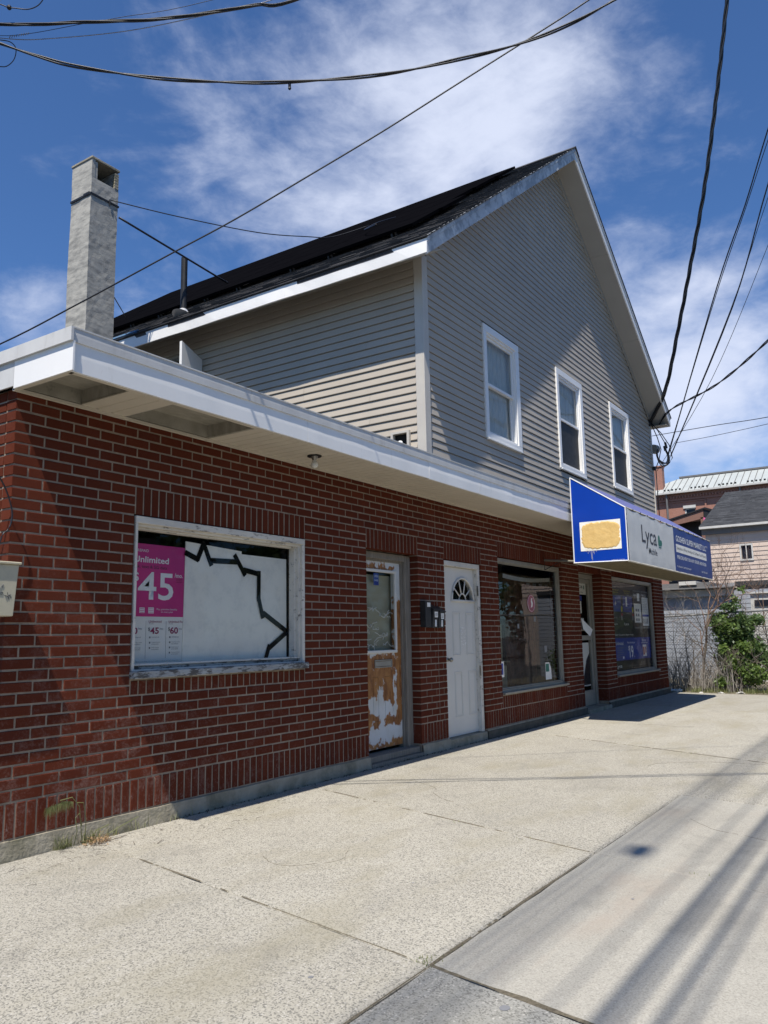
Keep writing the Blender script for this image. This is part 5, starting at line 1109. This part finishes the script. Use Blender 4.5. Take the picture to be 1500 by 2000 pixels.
for c_ in ((14.62, -.2, 2.42, 14.66, -.21, 2.32), (14.72, -.2, 2.52, 14.78, -.21, 2.40), (14.40, -.33, 2.16, 14.42, -.31, 2.02)):
    MB().tube([c_[:3], c_[3:]], .026, 8).build('splice', 'rubber', cb)
MB().box(14.40, 14.47, -.04, YG - .0, 1.88, 1.96).box(14.38, 14.46, -.02, YG, 2.86, 2.95).build('bracket', 'black', cb)
MB().tube([(14.50, .0, 2.36), (14.60, -.03, 2.36)], .10, 12).build('white_cap', 'alu', cb)
# cables along the street, over the camera's head (seen only by their shadows)
for yy, z, r, n_, lb in ((-4.51, 4.2, .022, 1, 'lowest and first'), (-4.57, 4.2, .014, 1, 'lowest and second'), (-4.68, 4.2, .019, 1, 'lowest and third'), (-4.77, 4.3, .012, 1, 'lowest and fourth'), (-4.64, 6.2, .008, 1, 'middle'),
                         (-4.66, 9.6, .0095, 1, 'high and first'), (-4.71, 9.6, .0095, 1, 'high and second'), (-4.76, 9.7, .0095, 1, 'high and third'), (-4.81, 9.6, .0095, 1, 'high and fourth'), (-4.86, 9.6, .0095, 1, 'high and fifth'), (-4.91, 9.6, .0095, 1, 'high and sixth')):
    cable('street_cable', [(-14, yy, z + .25), (-4, yy, z + .05), (6, yy, z), (16, yy, z + .06), (26, yy, z + .3)], r, 'cable strung along the street above the pavement, %s of its rank' % lb, twist=5, strands=n_, sub=4)
o = MB().box(-4.26, -4.08, -4.88, -4.77, 9.5, 9.62).build('splice_box', 'black'); tag(o, 'dark splice box on the high cable above the pavement', 'splice box')
for xx in (-14, 26):
    o = MB().tube([(xx, -4.9, G), (xx, -4.8, 10.2)], [.17, .12], 12).build('utility_pole', 'wood', smooth=True); tag(o, 'wooden street pole carrying the cables %s' % ('left of the shop' if xx < 0 else 'beyond the pink house side'), 'pole')

# ================================================================== BEHIND THE LOT
GB = G - .02
def planks_x(X, y0, y1, z0, z1, ex, m, parent, name='siding_board', proud=.02):
    """clapboards on a wall facing -X"""
    z = z0
    while z < z1 - .01:
        zt = min(z + ex, z1)
        MB().prism([(X - .002, y0, zt), (X - .004, y0, zt), (X - proud, y0, z), (X, y0, z)], (0, y1 - y0, 0)).build(name, m, parent); z += ex
# chain-link fence
fn = thing('chain_link_fence', 'grey chain-link fence with a top rail overgrown by bare shrubs', 'fence', (15.6, -1.5, GB))
MB().tube([(15.6, 1.6, -1.24), (15.6, -.8, -1.15), (15.6, -4.6, -1.02)], .021, 8).build('top_rail', 'galv', fn)
MB().tube([(15.6, 1.6, -1.80), (15.6, -.4, -1.735), (15.6, -4.6, -1.60)], .006, 5).build('tension_wire', 'galv', fn)
for y in (1.5, -.95, -3.4): MB().tube([(15.62, y, G - .1), (15.62, y, -1.10)], .028, 8).build('post', 'galv', fn)
mb = MB(); y0, y1, zb_, zt_ = -4.6, 1.6, G, -1.13; s = .062; n = int((y1 - y0 + zt_ - zb_) / s)
for i in range(n):
    for sg in (1, -1):
        ya = y0 - (zt_ - zb_) + i * s if sg > 0 else y0 + i * s; yb2 = ya + sg * (zt_ - zb_); p = [(ya, zb_), (yb2, zt_)]
        if sg > 0: lo_, hi_ = max(0, (y0 - ya) / (zt_ - zb_)), min(1, (y1 - ya) / (zt_ - zb_))
        else: lo_, hi_ = max(0, (ya - y1) / (zt_ - zb_)), min(1, (ya - y0) / (zt_ - zb_))
        if hi_ <= lo_: continue
        f = lambda q: (15.6 + sg * .003, ya + sg * (zt_ - zb_) * q, zb_ + (zt_ - zb_) * q)
        mb.tube([f(lo_), f(hi_)], .0038, 3, cap=False)
mb.build('wire_mesh', 'galv', fn, kind='stuff')
# pale blue garage
gar = thing('blue_garage', 'low pale blue garage wall with a dirty white trim board', 'garage', (22, 1, GB))
MB().box(20.02, 27, -5, 4.5, GB - .2, -.46).build('wall', 'bluewall', gar)
planks_x(20.02, -5, 4.5, GB, -.50, .115, 'bluewall', gar, proud=.012)
MB().box(19.96, 20.02, -.36, 4.5, -.60, -.585).build('soffit', 'greyt', gar); MB().box(19.99, 20.015, -.36, 4.5, -.585, -.50).build('frieze', 'greyt', gar)
MB().box(19.92, 19.96, -.36, 4.6, -.60, -.42).build('trim_board', 'trimw', gar); MB().prism([(19.74, -.4, -.40), (19.74, 4.6, -.40), (27, 4.6, .1), (27, -.4, .1)], (0, 0, .03)).build('roof', 'greyt', gar)
MB().box(20.3, 24, .25, 4.3, -.36, -.20).build('roof_box', 'greyt', gar); MB().box(20.2, 22, .6, 1.05, -.26, -.16).build('flashing', 'trimw', gar)
# dark roofed lean-to beside it
le = thing('dark_roof_shed', 'dark shingled lean-to roof between the blue garage and pink house', 'shed', (22, -3, GB))
MB().prism([(20.0, -5, -.36), (20.0, -.42, -.36), (24, -.42, -.2), (24, -5, -.2)], (0, 0, .12)).build('roof', 'bgroof', le); MB().box(20.1, 24, -5, -.45, GB, -.36).build('wall', 'greyt', le)
# white shed with a band of dark glass
ws = thing('white_shed', 'white panelled shed with a dark window band behind the bushes', 'shed', (19.3, -2.5, GB))
MB().box(19.0, 19.7, -3.2, -.93, GB, -.62).build('wall', 'trimw', ws); MB().box(18.97, 18.999, -3.2, -1.02, -.93, -.78).build('window_band', 'film', ws)
MB().box(18.94, 19.72, -3.2, -.90, -.62, -.585).build('roof_edge', 'trimw', ws)
for i in range(9): MB().box(18.99, 18.999, -3.2, -.95, -1.02 - i * .2, -1.01 - i * .2).build('panel_rib', 'trimw', ws)
# pink house
ph = thing('pink_house', 'pale pink clapboard house with a dark shingle roof', 'house', (32, -2, GB))
YL = 1.86
pw = MB(); wall_holes(pw, -9, YL, GB, 1.97, [(.36, .68, .98, 1.50)], lambda u, z, n: (28.03 + n, u, z), .15); pw.box(28.2, 36, -9, YL, GB, 1.9); pw.build('wall', 'pinkwall', ph)
z = .0
while z < 1.95:
    for a, b in (((-9, YL),) if not (.85 < z < 1.50) else ((-9, .33), (.72, YL))):
        MB().prism([(28.026, a, z + .158), (28.024, a, z + .158), (28.005, a, z), (28.03, a, z)], (0, b - a, 0)).build('siding_board', 'pinkwall', ph)
    z += .158
mb = MB(); 
for a, b, c, d in ((.30, .74, 1.48, 1.54), (.30, .74, .94, 1.0), (.30, .35, 1.0, 1.48), (.69, .74, 1.0, 1.48), (.505, .535, 1.0, 1.48)): mb.box(27.98, 28.03, a, b, c, d)
wf = mb.build('window', 'trimw', ph); MB().box(28.05, 28.06, .35, .505, 1.0, 1.48).build('pane', 'film', wf); MB().box(28.05, 28.06, .535, .69, 1.0, 1.48).build('pane', 'film', wf)
MB().box(27.9, 28.03, -9, YL + .1, 1.96, 2.17).build('frieze', 'greyt', ph); MB().box(27.72, 27.9, -9, YL + .14, 2.16, 2.24).build('gutter', 'trimw', ph)
mb = MB(); X0_, Z0_, X1_, Z1_ = 27.75, 2.245, 32, 4.1
sh_ = MB(); w = random.Random(8)
for r_ in range(32):
    xa = X0_ + (X1_ - X0_) * r_ / 32; za = Z0_ + (Z1_ - Z0_) * r_ / 32; xb = X0_ + (X1_ - X0_) * (r_ + 1.1) / 32; zb2 = Z0_ + (Z1_ - Z0_) * (r_ + 1.1) / 32; y = -9
    yr = YL + .14 - .22 * r_ / 32
    while y < yr:
        l = w.uniform(.25, .5); t_ = w.uniform(.012, .03); b = min(y + l, yr); sh_.add([(xa, y, za + t_), (xa, b, za + t_), (xb, b, zb2), (xb, y, zb2), (xa, y, za), (xa, b, za)], [(0, 3, 2, 1), (0, 1, 5, 4)]); y += l
rfo = MB().prism([(X0_, YL + .14, Z0_ - .02), (X1_, YL - .08, Z1_ - .02), (X1_, -9, Z1_ - .02), (X0_, -9, Z0_ - .02)], (0, 0, .015)).build('roof', 'bgroof', ph); sh_.build('shingle', 'bgroof', rfo, kind='stuff')
# open porch with a pink cloth
pc = thing('porch', 'brown open porch roof with a dark opening beside the pink house', 'porch', (34, 3.6, GB))
MB().prism([(34, 4.9, 3.42), (34, 3.02, 3.88), (34, 2.62, 3.72), (34, 2.66, 3.66), (34, 3.02, 3.81), (34, 4.9, 3.35)], (3, 0, 0)).build('roof', 'black', pc)
MB().prism([(34.05, 4.7, 3.38), (34.05, 3.1, 3.78), (34.05, 3.12, 3.40), (34.05, 4.4, 3.20)], (.1, 0, 0)).build('gable_panel', 'porch', pc)
MB().box(34.05, 34.2, 3.10, 3.24, 2.3, 3.45).build('post', 'porch', pc); MB().box(34.9, 35, 2.6, 5, .5, 3.4).build('back_wall', 'black', pc); MB().box(34.0, 36, 2.62, 5, 2.2, 2.4).build('floor', 'porch', pc)
MB().prism([(34.06, 3.10, 3.80), (34.06, 2.70, 3.66), (34.06, 2.86, 3.2), (34.06, 3.06, 3.0)], (.05, 0, 0)).build('side_screen', 'black', pc)
mb = MB(); mb.prism([(33.98, 3.10, 3.44), (33.98, 3.03, 3.40), (33.98, 2.93, 3.18), (33.98, 2.97, 3.02), (33.98, 3.10, 3.00), (33.98, 3.12, 3.1)], (.03, 0, 0)); tag(mb.build('pink_cloth', 'pinkc'), 'bright pink cloth hanging from the porch post', 'cloth')
# large red brick building with a metal roof
bb_ = thing('brick_mill', 'large red brick building with a pale standing seam roof far behind', 'building', (60, 0, GB))
wl = MB(); wall_holes(wl, -14, 12.5, GB, 7.70, [(7.93, 8.62, 5.9, 7.02)], lambda u, z, n: (55 + n, u, z), .3); wl.box(55.3, 70, -14, 12.5, GB, 7.7); wo2 = wl.build('wall', 'bgbrick', bb_)
MB().box(54.90, 55.0, -14, 12.5, 7.62, 8.12).build('cornice', 'bgbrick', bb_)
for i in range(90): MB().box(54.80, 54.90, 12.4 - i * .2, 12.5 - i * .2, 7.78, 7.93).build('corbel', 'bgbrick', bb_)
MB().box(54.93, 55.0, 7.15, 9.4, 7.48, 7.56).box(54.93, 55.0, 9.7, 12.5, 7.44, 7.53).box(54.93, 55, 7.15, 7.25, 6, 7.5).build('belt_course', 'bgbrick', bb_)
MB().box(54.5, 54.8, -14, 12.6, 8.10, 8.22).build('gutter', 'trimw', bb_)
for y in (9.72, 4.9): MB().tube([(54.7, y, 8.1), (54.75, y, 5)], .07, 6).build('downspout', 'greyt', bb_)
MB().box(54.92, 55.0, 7.86, 8.70, 7.02, 7.22).build('lintel', 'trimw', bb_); MB().box(55.1, 55.12, 7.93, 8.62, 5.9, 7.02).build('pane', 'film', bb_); MB().box(55.03, 55.1, 8.52, 8.62, 5.9, 7.02).box(55.03, 55.1, 7.93, 8.62, 6.95, 7.02).build('frame', 'trimw', bb_)
rf = MB().add([(54.5, -14, 8.2), (54.5, 12.6, 8.2), (57.2, 9.15, 9.62), (57.2, -14, 9.62), (63, 12.6, 8.2), (63, -14, 8.2)], [(0, 1, 2, 3), (1, 4, 2), (4, 5, 3, 2)])
mb = MB(); mb.v = [(54.5, -14, 8.2), (54.5, 12.6, 8.2), (57.2, 9.15, 9.62), (57.2, -14, 9.62), (61, 12.6, 8.2), (61, -14, 8.2)]; mb.f = [(0, 3, 2, 1), (1, 2, 4), (4, 2, 3, 5)]; rfo = mb.build('roof', 'seam', bb_)
for i in range(58):
    y = 12.4 - i * .42; f = 1 if y < 9.15 else (12.6 - y) / 3.45
    MB().tube([(54.5, y, 8.22), (54.5 + 2.7 * f, y, 8.22 + 1.42 * f)], .022, 4).build('seam', 'greyt', rfo)
MB().box(57.0, 57.5, -14, 9.3, 9.58, 9.70).build('ridge_cap', 'greyt', rfo)
mb = MB()
for i in range(70):
    if i % 7 < 5: mb.box(54.75, 54.85, 11.6 - i * .26, 11.72 - i * .26, 8.36, 8.46)
mb.build('snow_guard', 'black', rfo)
MB().box(55.2, 55.8, 10.03, 10.62, 7.7, 10.34).box(55.14, 55.86, 9.99, 10.66, 10.24, 10.32).build('chimney', 'bgbrick', bb_)

# ------------------------------------------------------------------ plants
def leaf_cloud(n, centre, radii, size, rng, squash=1., keep=None):
    mb = MB()
    for _ in range(n):
        while True:
            v = Vector((rng.uniform(-1, 1), rng.uniform(-1, 1), rng.uniform(-1, 1)))
            if v.length <= 1: break
        v = v * (.55 + .45 * rng.random()) ; p = Vector((centre[0] + v.x * radii[0], centre[1] + v.y * radii[1], centre[2] + v.z * radii[2]))
        s = size * rng.uniform(.6, 1.35); a = Vector((rng.gauss(0, 1), rng.gauss(0, 1), rng.gauss(0, .6) - .3)).normalized(); b = a.cross(Vector((rng.gauss(0, 1), rng.gauss(0, 1), rng.gauss(0, 1)))).normalized()
        mb.add([p, p + a * s * .45 + b * s * .28, p + a * s, p + a * s * .45 - b * s * .28], [(0, 1, 2, 3)])
    return mb
def branch(mb, p, d, l, r, depth, rng, tips=None, spread=.6, up_=.12):
    q = p; n = 3; pts = [p]; rs = [r]
    for i in range(n):
        d = (d + Vector((rng.gauss(0, .14), rng.gauss(0, .14), rng.gauss(0, .08) + up_ * .3))).normalized(); q = q + d * l / n; pts.append(q); rs.append(r * (1 - .35 * (i + 1) / n))
    mb.tube(pts, rs, 4 if r < .01 else 6, cap=False)
    if depth == 0:
        if tips is not None: tips.append(q)
        return
    for i in range(rng.choice((2, 2, 3))):
        nd = (d + Vector((rng.gauss(0, spread), rng.gauss(0, spread), rng.gauss(0, spread * .6) + up_))).normalized(); branch(mb, pts[rng.choice((2, 3, 3))], nd, l * rng.uniform(.55, .85), r * .6, depth - 1, rng, tips, spread, up_)
def sapling(x, y, h, lean, seed, label, m='twig', r=.02, depth=4, group='bare saplings along the fence'):
    rng = random.Random(seed); o = thing('bare_sapling', label, 'sapling', (x, y, GB), group); tm = MB(); pts = []
    for k in range(6): pts.append(Vector((x + lean[0] * k / 5 + rng.gauss(0, .008), y + lean[1] * k / 5 + rng.gauss(0, .012), GB + h * .55 * k / 5)))
    tm.tube(pts, [r * (1 - .09 * k) for k in range(6)], 7); tm.build('trunk', 'bark' if m != 'twig' else 'twig', o, smooth=True)
    bm_ = MB()
    for k in (2, 3, 4, 5, 5, 5):
        branch(bm_, pts[k], Vector((rng.gauss(0, .4), rng.gauss(0, .55), 1)).normalized(), h * .22, r * .45, depth, rng)
    bm_.build('branches', m, o, kind='stuff'); return o
sapling(15.35, -.42, 2.9, (-.05, -.25), 1, 'tallest bare sapling with a grey forked trunk, left of the green bush', 'twigr', .032, 5)
sapling(15.3, -.02, 1.9, (.0, .1), 2, 'thin pale bare sapling close to the brick corner', 'twig', .013, 3)
sapling(15.4, -.20, 2.2, (.0, .06), 3, 'thin bare sapling between the brick corner and the forked one', 'twig', .012, 4)
sapling(15.2, -.30, 1.2, (.05, -.02), 4, 'short dark bare sapling before the forked trunk', 'bark', .014, 3)
sapling(15.7, -1.25, 2.9, (.0, .1), 5, 'bare reddish sapling rising above the green bush', 'twigr', .02, 5)
sapling(15.8, -1.75, 2.7, (.0, .05), 6, 'bare reddish sapling at the right edge above the bush', 'twigr', .018, 5)
sapling(15.25, -.13, .9, (.0, -.1), 7, 'short pale stump-like sapling near the litter', 'twig', .016, 2)
def shrub(label, x, y, h, w_, n, size, m, seed, blobs):
    rng = random.Random(seed); o = thing('leafy_shrub', label, 'shrub', (x, y, GB), 'leafy shrubs at the fence'); st_ = MB()
    for i in range(5): branch(st_, Vector((x + rng.gauss(0, .05), y + rng.gauss(0, w_ * .25), GB)), Vector((rng.gauss(0, .2), rng.gauss(0, .3), 1)).normalized(), h * .5, .013, 3, rng)
    st_.build('stems', 'bark', o, kind='stuff'); lc = MB()
    for cx_, cy_, cz_, rx, ry, rz, k in blobs:
        q = leaf_cloud(int(n * k), (cx_, cy_, cz_), (rx, ry, rz), size, rng); lc.add(q.v, q.f)
    lc.build('foliage', m, o, kind='stuff')
shrub('large dark green leafy bush growing through the fence', 15.5, -1.05, 1.6, .5, 2600, .075, 'leaf', 41,
      [(15.5, -1.05, -1.55, .34, .42, .48, .8), (15.5, -.85, -1.35, .25, .20, .26, .5), (15.45, -1.32, -1.45, .3, .24, .34, .7), (15.5, -1.0, -2.05, .3, .30, .4, .7), (15.5, -1.5, -1.95, .3, .3, .35, .6), (15.5, -1.6, -1.30, .25, .16, .14, .12), (15.5, -1.1, -1.02, .2, .22, .10, .10), (15.5, -1.2, -2.45, .3, .5, .25, .5)])
shrub('brighter green low bush in front of the dark one', 15.15, -1.25, .8, .4, 1500, .07, 'leaf2', 42,
      [(15.2, -1.2, -2.2, .2, .36, .26, .6), (15.15, -1.5, -2.4, .2, .36, .25, .6), (15.15, -.9, -2.55, .2, .25, .14, .25), (15.15, -1.35, -1.85, .15, .2, .16, .2), (15.2, -.95, -1.9, .15, .12, .16, .1), (15.2, -1.0, -1.4, .15, .3, .3, .10)])
shrub('thin shrub with a few fresh leaves above the fence rail', 15.7, -1.2, 1.9, .3, 260, .08, 'leaf2', 43, [(15.7, -1.15, -.85, .12, .10, .10, .2), (15.7, -1.3, -.65, .12, .10, .08, .2), (15.7, -.95, -1.0, .1, .1, .1, .15)])
shrub('tangled green undergrowth at the right edge of the lot', 15.1, -2.0, .9, .4, 1500, .06, 'leaf', 44, [(15.3, -1.9, -2.2, .3, .35, .4, 1), (15.4, -2.5, -2.1, .3, .4, .4, .7)])
tg = MB(); rng = random.Random(91)
for _ in range(60):
    y_ = rng.uniform(-1.3, .25); branch(tg, Vector((15.2 + rng.uniform(-.15, .25), y_, GB)), Vector((rng.gauss(0, .3), rng.gauss(0, .5), .8)).normalized(), rng.uniform(.2, .5), .007, 2, rng)
o = tg.build('dead_brush', 'twig'); o['kind'] = 'stuff'; tag(o, 'tangle of pale dead brush along the foot of the fence', 'brush')
tg = MB()
for _ in range(40):
    y_ = rng.uniform(-1.2, .2); branch(tg, Vector((15.35 + rng.uniform(-.1, .2), y_, GB)), Vector((rng.gauss(0, .25), rng.gauss(0, .4), 1)).normalized(), rng.uniform(.2, .45), .009, 2, rng)
o = tg.build('dead_brush', 'bark'); o['kind'] = 'stuff'; tag(o, 'tangle of dark dead brush behind the pale brush at the fence', 'brush')
def blades(name, spots, m, label, cat, hh=(.05, .15), wd=.004, seed=1, lean=.5):
    rng = random.Random(seed); mb = MB()
    for x, y, n, spread in spots:
        for _ in range(n):
            px, py = x + rng.gauss(0, spread[0]), y + rng.gauss(0, spread[1]); h = rng.uniform(*hh); a = rng.uniform(0, 6.28); dx, dy = math.cos(a), math.sin(a); l = h * lean * rng.random(); z = spots_z
            mb.add([(px - dy * wd, py + dx * wd, z), (px + dy * wd, py - dx * wd, z), (px + dx * l * .4 + dy * wd * .7, py + dy * l * .4 - dx * wd * .7, z + h * .6), (px + dx * l * .4 - dy * wd * .7, py + dy * l * .4 + dx * wd * .7, z + h * .6), (px + dx * l, py + dy * l, z + h)], [(0, 1, 2, 3), (3, 2, 4)])
    o = mb.build(name, m); o['kind'] = 'stuff'; return tag(o, label, cat)
spots_z = GB
blades('verge_grass', [(15.05 + .1 * math.sin(i * 2.7), -.2 - i * .21, (30, 150, 60, 210, 20)[i % 5], (.16, .08)) for i in range(16)], 'grass', 'rough yellow green grass along the foot of the fence', 'grass', (.03, .14), .006, 2)
blades('dead_stems', [(15.2, .1 - i * .15, 26, (.15, .1)) for i in range(10)], 'twig', 'dry upright dead stems along the foot of the fence', 'dead stems', (.3, .8), .005, 3, .5)
# litter by the fence
for i, (x, y, s, lb) in enumerate(((14.85, -.02, .11, 'crumpled pale plastic bag against the brick corner'), (14.72, -.92, .05, 'small white scrap of litter at the edge of the concrete'), (14.75, -1.28, .06, 'white crumpled litter in front of the green bush'), (14.7, -.55, .035, 'tiny pale scrap of litter by the fence'))):
    rng = random.Random(60 + i); mb = MB().sphere((0, 0, 0), 1, 9, 6); mb.v = [(x + v[0] * s * rng.uniform(.3, 1.2), y + v[1] * s * rng.uniform(.5, 1.9), GB + .005 + abs(v[2] + .7) * s * rng.uniform(.05, .5)) for v in mb.v]
    tag(mb.build('litter', 'trimw' if i else 'greyb'), lb, 'litter')
# weeds in the joints of the pavement
spots_z = G - .01
blades('joint_weeds', [(.09, -2.75, 60, (.03, .02)), (.2, -2.79, 14, (.05, .01)), (5.98, -2.35, 26, (.05, .05)), (6.25, -1.75, 30, (.05, .07)), (6.4, -1.45, 24, (.05, .05)), (2.15, -1.75, 16, (.02, .04)), (1.97, -2.35, 10, (.02, .03)), (1.75, -3.35, 16, (.01, .03)), (9.3, -1.75, 60, (.25, .12)), (10.6, -1.9, 30, (.3, .05)), (8.9, -1.0, 12, (.1, .1))],
       'grass', 'small weeds growing in the joints of the concrete', 'weeds', (.008, .026), .0022, 5, 1.1)
# tall weed leaning on the wall, with dead leaves at its foot
wd = thing('wall_weed', 'drooping weed with feathery seed heads at the foot of the left brick wall', 'weed', (.52, -.06, G))
st_ = MB()
for pts in ([(.55, -.05, G), (.52, -.07, -2.62), (.50, -.08, -2.52), (.44, -.09, -2.455), (.36, -.09, -2.46)], [(.57, -.05, G), (.55, -.08, -2.6), (.52, -.09, -2.50), (.47, -.10, -2.49)], [(.50, -.04, G), (.49, -.08, -2.66), (.475, -.08, -2.58), (.50, -.08, -2.56), (.53, -.07, -2.64)], [(.66, -.06, G), (.80, -.09, -2.69), (.93, -.10, -2.655)], [(.60, -.05, G), (.62, -.09, -2.68), (.70, -.10, -2.66)]):
    st_.tube(pts, .0028, 4)
st_.build('stem', 'grass', wd)
rng = random.Random(5); hd = MB()
for _ in range(240):
    f = rng.random(); x = .27 + .17 * f; z = -2.47 - abs(f - .7) * .03; y_ = -.09 + rng.gauss(0, .012); l = rng.uniform(.03, .07); dx = rng.gauss(-.012, .014)
    hd.add([(x - .0016, y_, z), (x + .0016, y_, z), (x + dx, y_ + rng.gauss(0, .01), z - l)], [(0, 1, 2)])
hd.build('seed_head', 'grass', wd, kind='stuff')
spots_z = G
blades('wall_moss', [(.42, -.045, 60, (.03, .01)), (.62, -.05, 60, (.05, .015)), (.85, -.04, 30, (.12, .008)), (1.3, -.04, 12, (.3, .006))], 'grass', 'short grass tufts at the foot of the left brick wall', 'grass', (.02, .10), .002, 8, 1.2)
mb = MB(); rng = random.Random(14)
for _ in range(260):
    x, y_ = .62 + rng.gauss(0, .055), -.11 + rng.gauss(0, .035); z = G + .004 + abs(rng.gauss(0, .018)); s = rng.uniform(.008, .022); a = Vector((rng.gauss(0, 1), rng.gauss(0, 1), rng.gauss(0, .5))).normalized(); b = a.cross(Vector((0, .2, 1))).normalized(); p = Vector((x, y_, z))
    mb.add([p, p + a * s * .5 + b * s * .35, p + a * s, p + a * s * .5 - b * s * .35], [(0, 1, 2, 3)])
o = mb.build('dead_leaves', 'dry'); o['kind'] = 'stuff'; tag(o, 'heap of brown dead leaves at the foot of the left wall', 'dead leaves')
mb = MB()
for _ in range(150):
    x = rng.uniform(-.3, 2.4); y_ = -.08 - abs(rng.gauss(0, .22)); a = rng.uniform(0, 3.14); l = rng.uniform(.008, .05) * (1 if rng.random() < .85 else 2.2)
    mb.tube([(x, y_, G + .003), (x + math.cos(a) * l * .5, y_ + math.sin(a) * l * .5, G + .005), (x + math.cos(a + .4) * l, y_ + math.sin(a + .4) * l, G + .003)], .0009, 3)
for x, y_, a, l in ((.60, -.22, 2.2, .09), (.78, -.46, .5, .07), (.70, -.35, 1.0, .06), (.66, -.14, .1, .16)):
    mb.tube([(x, y_, G + .004), (x + math.cos(a) * l, y_ + math.sin(a) * l, G + .006)], .002, 4)
o = mb.build('twig_litter', 'bark'); o['kind'] = 'stuff'; tag(o, 'scattered dry stalks and twigs on the concrete by the wall', 'twigs')
# crumbled mortar and soil along the base of the facade
mb = MB()
for _ in range(900):
    x = rng.uniform(1.2, 14); y_ = -.03 - abs(rng.gauss(0, .018)); s = rng.uniform(.003, .012); z = G + s * .4
    q = [Vector((rng.gauss(0, 1), rng.gauss(0, 1), rng.gauss(0, 1))).normalized() * s for _ in range(4)]; mb.add([Vector((x, y_, z)) + v for v in q], [(0, 1, 2), (0, 2, 3), (0, 3, 1), (1, 3, 2)])
o = mb.build('crumbs', 'dirt'); o['kind'] = 'stuff'; tag(o, 'crumbled dirt and grit along the foot of the facade', 'grit')

# ------------------------------------------------------------------ across the street (seen in the window reflections)
rng = random.Random(77)
for i in range(15):
    x = -14 + i * 6.5 + rng.uniform(-1, 1); y_ = -24 + rng.uniform(-2, 2); h = rng.uniform(7, 10)
    o = thing('street_tree', 'leafy tree across the street, number %d along the row, outside the frame' % (i + 1), 'tree', (x, y_, G), 'trees across the street')
    o['label'] = 'leafy tree across the street behind the camera'
    MB().tube([(x, y_, G), (x + .1, y_, G + h * .5)], [.22, .12], 8).build('trunk', 'bark', o)
    q = MB()
    for k in range(7):
        c_ = leaf_cloud(260, (x + rng.gauss(0, 1.4), y_ + rng.gauss(0, 1.0), G + h * rng.uniform(.45, .95)), (1.5, 1.3, 1.1), .42, rng); q.add(c_.v, c_.f)
    q.build('crown', 'leaf', o, kind='stuff')
hg = thing('overgrown_hedge', 'tall overgrown hedge across the side street, outside the frame', 'hedge', (45, -14, G))
q = MB()
for k in range(26):
    c_ = leaf_cloud(170, (22 + k * 1.9 + rng.gauss(0, .4), -14 + rng.gauss(0, .5), G + rng.uniform(1, 3.4)), (1.6, .9, 1.9), .38, rng); q.add(c_.v, c_.f)
q.build('foliage', 'leafb', hg, kind='stuff')
MB().tube([(22, -14, G), (70, -14, G + .1)], .1, 5).build('stems', 'bark', hg)
oh = thing('tan_house', 'low tan clapboard house across the street behind the camera', 'house', (14, -19, G))
MB().box(4, 19, -24, -18, G, .6).build('wall', 'tan', oh); MB().prism([(4, -17.6, .55), (4, -24.4, .55), (4, -21, 2.6)], (15, 0, 0)).build('roof', 'bgroof', oh)
for x in (6, 10, 15): MB().box(x, x + 1, -17.96, -17.93, -1.6, -.3).build('window', 'film', oh)
# surfaces with one tone per piece keep their hard normals
